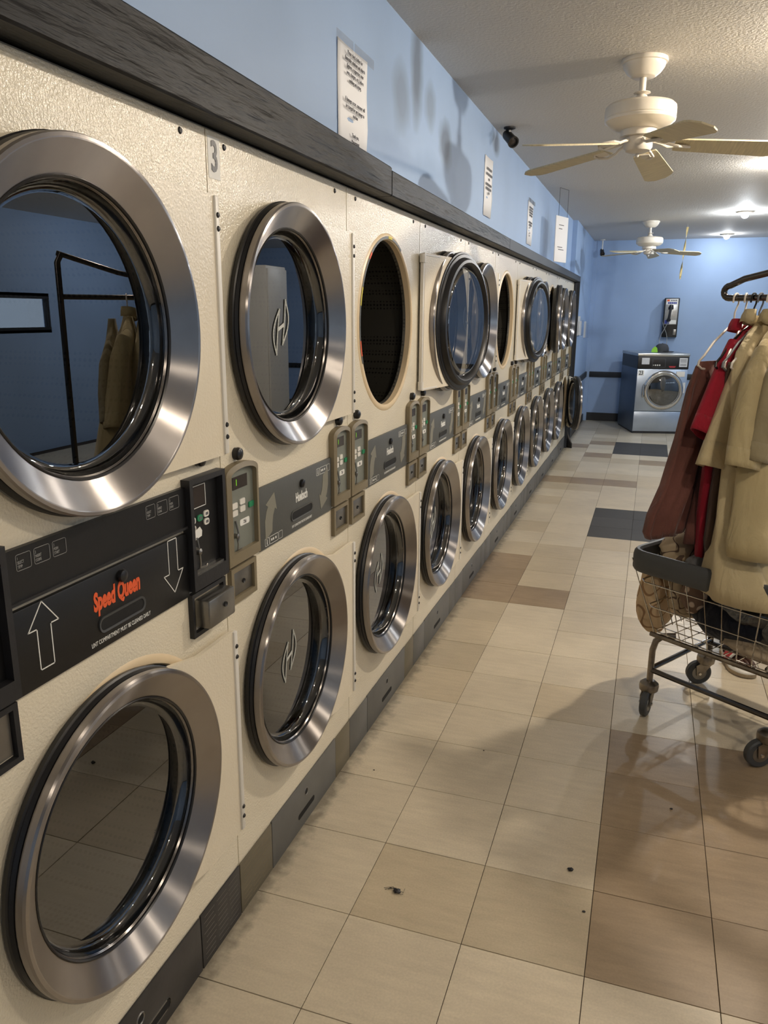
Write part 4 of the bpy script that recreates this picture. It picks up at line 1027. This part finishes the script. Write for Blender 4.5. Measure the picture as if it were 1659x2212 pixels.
# dark brown trousers on hanger 2
al2 = math.radians(-16)
g = gthing('trousers', T2, 'dark brown trousers on the second white hanger', 'trousers')
cl('folded_cloth', garment(T2+.006, [(1.394, -.175, .16, .016, 0, 0), (1.375, -.185, .17, .034, .0, .003), (1.25, -.19, .17, .05, .004, .008), (1.05, -.205, .15, .055, .01, .012), (.88, -.25, .12, .055, .014, .013), (.76, -.27, .08, .05, .018, .012), (.700, -.24, .03, .05, .02, .010)], 3.1, al2, seed=8), M_dbrown, g)
def shirt(t, m, label, sect, folds, sleeve, collar, seed, al=0, extra=None):
    g = gthing('shirt', t, label, 'shirt')
    cl('shirt_body', garment(t, sect, folds, al, seed=seed), m, g)
    # sleeve: list of (s, z, half width, half thickness, t shift)
    rings = []; S = []
    for a, b in zip(sleeve, sleeve[1:]):
        for k in range(6): f = k/6; S.append([x*(1-f)+y*f for x, y in zip(a, b)])
    S.append(list(sleeve[-1])); N = 36
    for j, (s, z, hw, ht, ts) in enumerate(S):
        s2, z2 = S[min(j+1, len(S)-1)][:2]; s1, z1 = S[max(j-1, 0)][:2]; d = Vector((s2-s1, z2-z1)).normalized(); nrm = Vector((-d.y, d.x)); r = []
        for i in range(N):
            a = 2*PI*i/N; c_, s_ = math.cos(a), math.sin(a)
            r.append(wp(t+ts+ht*s_+.003*math.sin(5*c_+j*.2), s+nrm.x*hw*c_, z+nrm.y*hw*c_, al))
        rings.append(r)
    cl('sleeve', loft(rings, True), m, g, .0025)
    hem = [[p+(p-sum(r, Vector())/N)*.015 for p in r] for r in rings[-4:]]
    cl('sleeve_hem', loft(hem, False), m, g, .0020)
    if collar:
        cs, cz, cw, ch, tilt = collar; bm = BM(); R = []
        for i in range(29):
            a = math.radians(-205+230*i/28); p = wp(t, cs, cz, al); e = U*math.sin(a)*cw*.62+(V)*math.cos(a)*cw
            R.append([bm.verts.new(p+e*k+Vector((0, 0, zz+tilt*math.cos(a)*cw))) for k, zz in ((1.0, 0), (1.02, ch*.9), (1.08, ch), (1.22, ch*.55), (1.32, -.004))])
        for A, B in zip(R, R[1:]): ring_faces(bm, A, B, False)
        cl('collar', bm, m, g, .0025)
    if extra: extra(g)
    return g
shirt(T3, M_redc, 'red polo shirt hanging on the black hanger', [(1.500, -.055, .055, .03, 0, 0), (1.48, -.08, .08, .05, 0, 0), (1.43, -.155, .15, .06, .002, .002), (1.38, -.195, .19, .065, .004, .005), (1.15, -.205, .20, .07, .01, .008), (.85, -.215, .19, .07, .014, .010), (.64, -.205, .17, .06, .02, .010), (.625, -.20, .165, .06, .02, .010)], 2.8,
      [(-.085, 1.455, .045, .022, 0), (-.125, 1.36, .066, .028, 0), (-.172, 1.24, .076, .032, -.004), (-.222, 1.135, .082, .030, -.006)], (-.035, 1.497, .062, .035, -.15), 11)
shirt(T4, M_plum, 'dark plum shirt squeezed between the red polo and the khaki shirt', [(1.490, -.06, .055, .02, 0, 0), (1.43, -.10, .15, .03, .002, .002), (1.37, -.13, .19, .035, .004, .004), (1.0, -.16, .19, .035, .01, .006), (.70, -.20, .17, .035, .015, .008)], 2.2,
      [(-.06, 1.43, .040, .012, 0), (-.085, 1.34, .055, .014, 0), (-.105, 1.22, .060, .016, 0), (-.12, 1.14, .062, .016, 0)], None, 17)
def pocket(g):
    pass
shirt(T5, M_khaki, 'khaki work shirt with a wide short sleeve, front of the hanging clothes', [(1.530, -.06, .055, .035, 0, 0), (1.50, -.10, .09, .05, 0, 0), (1.43, -.175, .16, .07, .004, .003), (1.36, -.205, .19, .085, .012, .006), (1.15, -.225, .19, .10, .03, .010), (.90, -.275, .17, .125, .060, .012), (.74, -.330, .12, .20, .110, .014), (.65, -.352, .06, .28, .150, .016), (.590, -.350, .0, .30, .160, .016)], 2.6,
      [(-.085, 1.450, .040, .030, .0), (-.115, 1.34, .070, .040, .0), (-.150, 1.19, .100, .046, -.004), (-.195, 1.02, .128, .050, -.010)], (-.055, 1.525, .066, .036, -.2), 23)
shirt(T6, M_khaki2, 'tan work shirt with ribbed hem, rightmost hanging shirt in view', [(1.530, -.06, .055, .04, 0, 0), (1.49, -.11, .10, .06, 0, 0), (1.42, -.19, .17, .09, .01, .004), (1.34, -.235, .20, .12, .03, .008), (1.10, -.285, .20, .15, .06, .012), (.90, -.33, .18, .17, .085, .013), (.82, -.365, .16, .19, .10, .012), (.765, -.360, .15, .19, .105, .014)], 2.9,
      [(-.155, 1.430, .045, .030, .02), (-.225, 1.33, .070, .045, .04), (-.275, 1.18, .085, .050, .06), (-.305, 1.06, .090, .045, .07)], (-.06, 1.525, .066, .036, -.2), 31)
shirt(.285, M_olive, 'olive khaki shirt hanging beside the upright at the end of the bar', [(1.520, -.06, .055, .03, 0, 0), (1.43, -.16, .15, .05, .002, .002), (1.37, -.20, .19, .06, .01, .006), (1.0, -.21, .19, .08, .02, .008), (.78, -.22, .17, .08, .02, .008)], 2.2,
      [(-.14, 1.43, .040, .02, 0), (-.20, 1.33, .070, .03, .02), (-.24, 1.20, .08, .03, .03), (-.27, 1.08, .085, .03, .03)], None, 37)

# ------------------------------------------------------------------ laundry in the basket
def blob(name, c, r, m, label, cat, seed, amp=.25, fr=5, rot=0, sub=4, par=None, group='laundry in the cart basket'):
    bm = BM(); bmesh.ops.create_icosphere(bm, subdivisions=sub, radius=1)
    rnd = random.Random(seed); K = [(Vector((rnd.gauss(0, 1), rnd.gauss(0, 1), rnd.gauss(0, 1))).normalized()*rnd.uniform(.6, 1.5)*fr, rnd.uniform(0, 6.3)) for _ in range(7)]
    for v in bm.verts:
        p = v.co.copy(); d = sum((1-abs(math.sin(p.dot(k)+ph)))**2 for k, ph in K)/7
        v.co = p*(1+amp*(d-.35))
        v.co.x *= r[0]; v.co.y *= r[1]; v.co.z *= r[2]
    bm.transform(Matrix.Translation(c) @ Matrix.Rotation(rot, 4, 'Z'))
    o = obj(name, bm, m, par, ang=80)
    if label: tag(o, label, cat, group)
    return o
ra = math.atan2(U.y, U.x)
blob('folded_bedding', cp_(.0, .17, .668), (.085, .16, .072), M_print2, 'taupe bedding with leaf print heaped over the left end of the cart', 'bedding', 4, .42, 3.4, ra)
blob('bedding_fold', cp_(.04, .22, .51), (.07, .185, .145), M_print2, 'taupe bedding fold seen through the wires at the left end of the basket', 'bedding', 33, .35, 3.2, ra)
blob('grey_cloth', cp_(.135, .05, .640), (.060, .07, .060), M_greyc, 'rumpled grey cloth inside the front of the basket', 'cloth', 9, .4, 3.2, ra)
blob('pale_towel', cp_(.20, .37, .655), (.08, .07, .075), M_beige, 'pale towel at the back of the basket behind the red shirt', 'towel', 10, .4, 3, ra)
blob('navy_laundry', cp_(.275, .20, .455), (.225, .19, .125), M_navy, 'navy trousers bunched inside the basket behind the wires', 'laundry', 21, .35, 3.2, ra)
blob('grey_laundry', cp_(.34, .22, .60), (.15, .17, .075), M_dark, 'dark laundry filling the right part of the basket', 'laundry', 12, .35, 4, ra)
blob('floral_cloth', cp_(.115, .055, .53), (.050, .045, .085), M_floral, 'small floral cloth bundle pressed against the wires', 'cloth', 14, .4, 3, ra)
blob('poly_bag', cp_(.30, .08, .505), (.13, .065, .065), M_poly, 'clear plastic bag bulging inside the basket under the khaki shirt', 'bag', 15, .5, 4, ra)
blob('poly_bag', cp_(.44, .07, .475), (.075, .06, .085), M_poly, 'clear plastic bag at the right end of the basket', 'bag', 16, .5, 4, ra)
blob('white_cloth', cp_(.37, .085, .385), (.145, .065, .038), M_beige, 'cream cloth lying on the wire bottom of the basket', 'cloth', 18, .35, 3.5, ra)
# printed sack hanging outside the left end
bm = BM(); R = []; N = 40
for (z, o, hw, ht) in ((.655, .030, .12, .012), (.60, .048, .125, .030), (.52, .058, .13, .048), (.42, .066, .128, .058), (.34, .068, .115, .058), (.29, .062, .085, .046), (.268, .058, .05, .025)):
    R.append([cp_(-.075-o*.75+ht*math.cos(a)+.006*math.sin(4*a+z*9), .20+hw*math.sin(a)+.008*math.sin(3*a+z*14), z+.012*math.sin(a*2)) for a in [2*PI*i/N for i in range(N)]])
bm = loft(R, True, True); s_ = obj('printed_sack', bm, M_print1, ang=70, sub=1); tag(s_, 'beige sack with a brown looping print hanging outside the left end of the cart', 'sack')

# ------------------------------------------------------------------ seated person behind the cart
def skin(name, pts, edges, m, par=None, root=0, sub=2):
    me = bpy.data.meshes.new(name); me.from_pydata([p[:3] for p in pts], edges, []); me.materials.append(m)
    o = bpy.data.objects.new(name, me); col.objects.link(o); o.parent = par
    s = o.modifiers.new('skin', 'SKIN'); s.use_smooth_shade = True
    for i, p in enumerate(pts):
        v = me.skin_vertices[0].data[i]; v.radius = (p[3], p[4] if len(p) > 4 else p[3]); v.use_root = (i == root)
    ss = o.modifiers.new('sub', 'SUBSURF'); ss.levels = ss.render_levels = sub; return o
FX, FY = 1.372, 3.70     # right ankle
def PP(x, y, z): return (x, y, z)
hipz = .50; HX_, HY_ = 1.60, 4.16
chair = tag(empty('folding_chair', (HX_, HY_, 0)), 'dark folding chair behind the laundry cart, mostly hidden', 'chair')
obj('seat', box(BM(), -.21, .21, -.20, .20, .40, .425, .01), M_blackd, chair); obj('backrest', box(BM(), -.20, .20, .19, .21, .62, .84, .008), M_blackd, chair)
for sx_ in (-.2, .2):
    obj('leg', tb([(sx_, -.2, 0), (sx_, .205, .84)], .011, 8), M_steel, chair); obj('leg', tb([(sx_, .24, 0), (sx_, -.17, .41)], .011, 8), M_steel, chair)
P = [(HX_, HY_, .54, .15, .12),                                  # 0 pelvis
     (HX_, HY_+.02, .70, .135, .105), (HX_, HY_, .86, .155, .11), (HX_, HY_-.02, .98, .13, .09),    # 1-3 spine, chest
     (HX_, HY_-.03, 1.06, .055), (HX_, HY_-.05, 1.12, .05), (HX_, HY_-.07, 1.20, .082, .095), (HX_, HY_-.075, 1.27, .078, .092),   # neck, head
     (HX_-.17, HY_-.02, 1.0, .055), (HX_-.21, HY_-.06, .76, .042), (HX_-.16, HY_-.28, .62, .030), (HX_-.15, HY_-.34, .60, .022),   # right arm
     (HX_+.17, HY_-.02, 1.0, .055), (HX_+.21, HY_-.06, .76, .042), (HX_+.16, HY_-.28, .62, .030), (HX_+.15, HY_-.34, .60, .022),
     (HX_-.10, HY_-.06, .51, .10, .09), (HX_-.15, HY_-.42, .50, .066), (FX, FY+.03, .14, .036), (FX, FY+.01, .07, .034),        # right leg
     (HX_+.10, HY_-.06, .51, .10, .09), (HX_+.13, HY_-.42, .50, .066), (HX_+.11, FY+.05, .14, .036), (HX_+.11, FY+.04, .07, .034)]
E_ = [(0, 1), (1, 2), (2, 3), (3, 4), (4, 5), (5, 6), (6, 7), (3, 8), (8, 9), (9, 10), (10, 11), (3, 12), (12, 13), (13, 14), (14, 15), (0, 16), (16, 17), (17, 18), (18, 19), (0, 20), (20, 21), (21, 22), (22, 23)]
person = skin('person', P, E_, M_skin); tag(person, 'person in navy trousers and white-rimmed sandals sitting behind the laundry cart', 'person')
# clothes: slightly fatter copies of the covered limbs
def sel(ids, grow, name, m):
    idx = {v: i for i, v in enumerate(ids)}; pts = [(*P[v][:3], P[v][3]+grow, (P[v][4] if len(P[v]) > 4 else P[v][3])+grow) for v in ids]
    return skin(name, pts, [(idx[a], idx[b]) for a, b in E_ if a in idx and b in idx], m, person)
sel([0, 1, 2, 3, 8, 9, 12, 13], .018, 'shirt', M_dark)
sl = [0, 16, 17, 18, 20, 21, 22]
idx = {v: i for i, v in enumerate(sl)}; gr = {0: .02, 16: .025, 17: .032, 18: .058, 20: .025, 21: .032, 22: .058}
skin('trousers', [(*P[v][:3], P[v][3]+gr[v], (P[v][4] if len(P[v]) > 4 else P[v][3])+gr[v]) for v in sl], [(idx[a], idx[b]) for a, b in E_ if a in idx and b in idx], M_navy, person)
bm = BM(); bmesh.ops.create_icosphere(bm, subdivisions=3, radius=.098, matrix=Matrix.Translation((HX_, HY_-.055, 1.262)) @ Matrix.Diagonal((.92, 1.02, 1.0, 1)))
bmesh.ops.delete(bm, geom=[v for v in bm.verts if v.co.z < 1.225 or (v.co.y < HY_-.11 and v.co.z < 1.29)], context='VERTS'); obj('hair', bm, M_hair, person, solid=.012)
for sg in (-1, 1):
    obj('eye', lat([(.0001, -.006), (.007, -.004), (.011, .004)], (HX_+sg*.032, HY_-.155, 1.225), 'y', 12), M_white, person)
    bm = BM(); bmesh.ops.create_icosphere(bm, subdivisions=2, radius=.022, matrix=Matrix.Translation((HX_+sg*.083, HY_-.07, 1.215)) @ Matrix.Diagonal((.35, .7, 1.3, 1))); obj('ear', bm, M_skin, person)
bm = BM(); bmesh.ops.create_cone(bm, segments=10, radius1=.016, radius2=.006, depth=.04, cap_ends=True, matrix=Matrix.Translation((HX_, HY_-.165, 1.205))); obj('nose', bm, M_skin, person)
obj('mouth', box(BM(), HX_-.022, HX_+.022, HY_-.160, HY_-.150, 1.166, 1.174, .003), M_plum, person)
# feet with five toes; hands with five fingers
def foot(ax, ay, ang, big):
    q = Matrix.Translation((ax, ay, 0)) @ Matrix.Rotation(ang, 4, 'Z')
    def W3(x, y, z): v = q @ Vector((x, y, z)); return (v.x, v.y, v.z)
    pts = [(*W3(0, 0, .075), .034), (*W3(0, .01, .05), .034), (*W3(0, -.07, .062), .036, .026), (*W3(big*.004, -.125, .050), .042, .018)]
    E2 = [(0, 1), (0, 2), (2, 3)]
    for k, (ox, ln, r) in enumerate(((.038, .062, .0125), (.016, .058, .0088), (-.002, .050, .0084), (-.019, .042, .0080), (-.035, .032, .0078))):
        i = len(pts); pts.append((*W3(big*ox*.85, -.140, .048), r)); pts.append((*W3(big*ox, -.145-ln*.5, .050), r)); pts.append((*W3(big*ox*1.05, -.145-ln*.95, .040), r*.9)); E2 += [(3, i), (i, i+1), (i+1, i+2)]
    o = skin('foot', pts, E2, M_skin, person, 0, 2)
    bm = BM()
    for k, (ox, ln, r) in enumerate(((.038, .062, .0125), (.016, .058, .0088), (-.002, .050, .0084), (-.019, .042, .0080), (-.035, .032, .0078))):
        bmesh.ops.create_icosphere(bm, subdivisions=1, radius=r*.55, matrix=Matrix.Translation(W3(big*ox*1.05, -.145-ln*.97, .046)) @ Matrix.Diagonal((1, 1, .4, 1)))
    obj('toenail', bm, M_nail, o)
    # sandal
    s_ = tag(empty('sandal', W3(0, 0, 0)), 'white-rimmed open-toe sandal on the foot behind the cart wheel' if big > 0 else 'white-rimmed sandal on the other foot, hidden behind the cart', 'sandal', 'sandals on the person')
    inv = Matrix.Translation(s_.location).inverted()
    OUT = [(0, .055), (.03, .045), (.038, 0), (.040, -.08), (.056, -.14), (.058, -.185), (.042, -.222), (.012, -.232), (-.022, -.220), (-.048, -.185), (-.054, -.14), (-.042, -.07), (-.034, 0), (-.028, .045)]
    def smo(L_):
        r = []
        for i in range(len(L_)):
            p0, p1, p2, p3 = (Vector(L_[(i+k) % len(L_)]) for k in (-1, 0, 1, 2))
            for f in (0, .33, .66): r.append(.5*((2*p1)+(-p0+p2)*f+(2*p0-5*p1+4*p2-p3)*f*f+(-p0+3*p1-3*p2+p3)*f**3))
        return r
    O_ = smo(OUT)
    def loop(sc_, z): return [Vector((big*p.x*sc_, -.09+(p.y+.09)*sc_, z)) for p in O_]
    def mk(name, levels, m):
        bm = BM(); R = [[bm.verts.new(inv @ (q @ v)) for v in loop(*l)] for l in levels]
        for A, B in zip(R, R[1:]): ring_faces(bm, A, B)
        bm.faces.new(R[0]); bm.faces.new(R[-1]); obj(name, bm, m, s_)
    mk('sole', [(.97, .0), (1.0, .004), (1.0, .018)], M_beige); mk('rim', [(1.0, .018), (1.02, .021), (1.0, .026), (.94, .030), (.88, .030)], M_whitep)
    bm = BM(); R = []
    for i in range(15):
        a = PI*i/14; R.append([bm.verts.new(inv @ (q @ Vector((big*.050*math.cos(a), y, .028+.055*math.sin(a))))) for y in (-.135, -.128, -.075, -.068)])
    for A, B in zip(R, R[1:]): ring_faces(bm, A, B, False)
    obj('strap', bm, M_red, s_, solid=.003)
    bm = tb([inv @ (q @ Vector((big*.053*math.cos(PI*i/14), -.140-.0*i, .026+.060*math.sin(PI*i/14)))) for i in range(15)], .006, 8); obj('strap_rim', bm, M_whitep, s_)
foot(FX, FY, math.radians(14), 1); foot(HX_+.11, FY+.04, math.radians(14), -1)
def hand(ix, sg):
    x, y, z = P[ix][:3]; pts = [(x, y, z, .020), (x, y-.045, z-.004, .030, .016)]; E2 = [(0, 1)]
    for k, (ox, ln) in enumerate(((-.027, .062), (-.009, .074), (.009, .070), (.026, .055))):
        i = len(pts); pts += [(x+ox, y-.075, z-.004, .0088), (x+ox*1.1, y-.075-ln*.5, z-.012, .0082), (x+ox*1.1, y-.075-ln*.85, z-.030, .0072)]; E2 += [(1, i), (i, i+1), (i+1, i+2)]
    i = len(pts); pts += [(x-sg*.035, y-.035, z-.006, .010), (x-sg*.052, y-.065, z-.012, .0085)]; E2 += [(1, i), (i, i+1)]
    skin('hand', pts, E2, M_skin, person)
hand(11, -1); hand(15, 1)
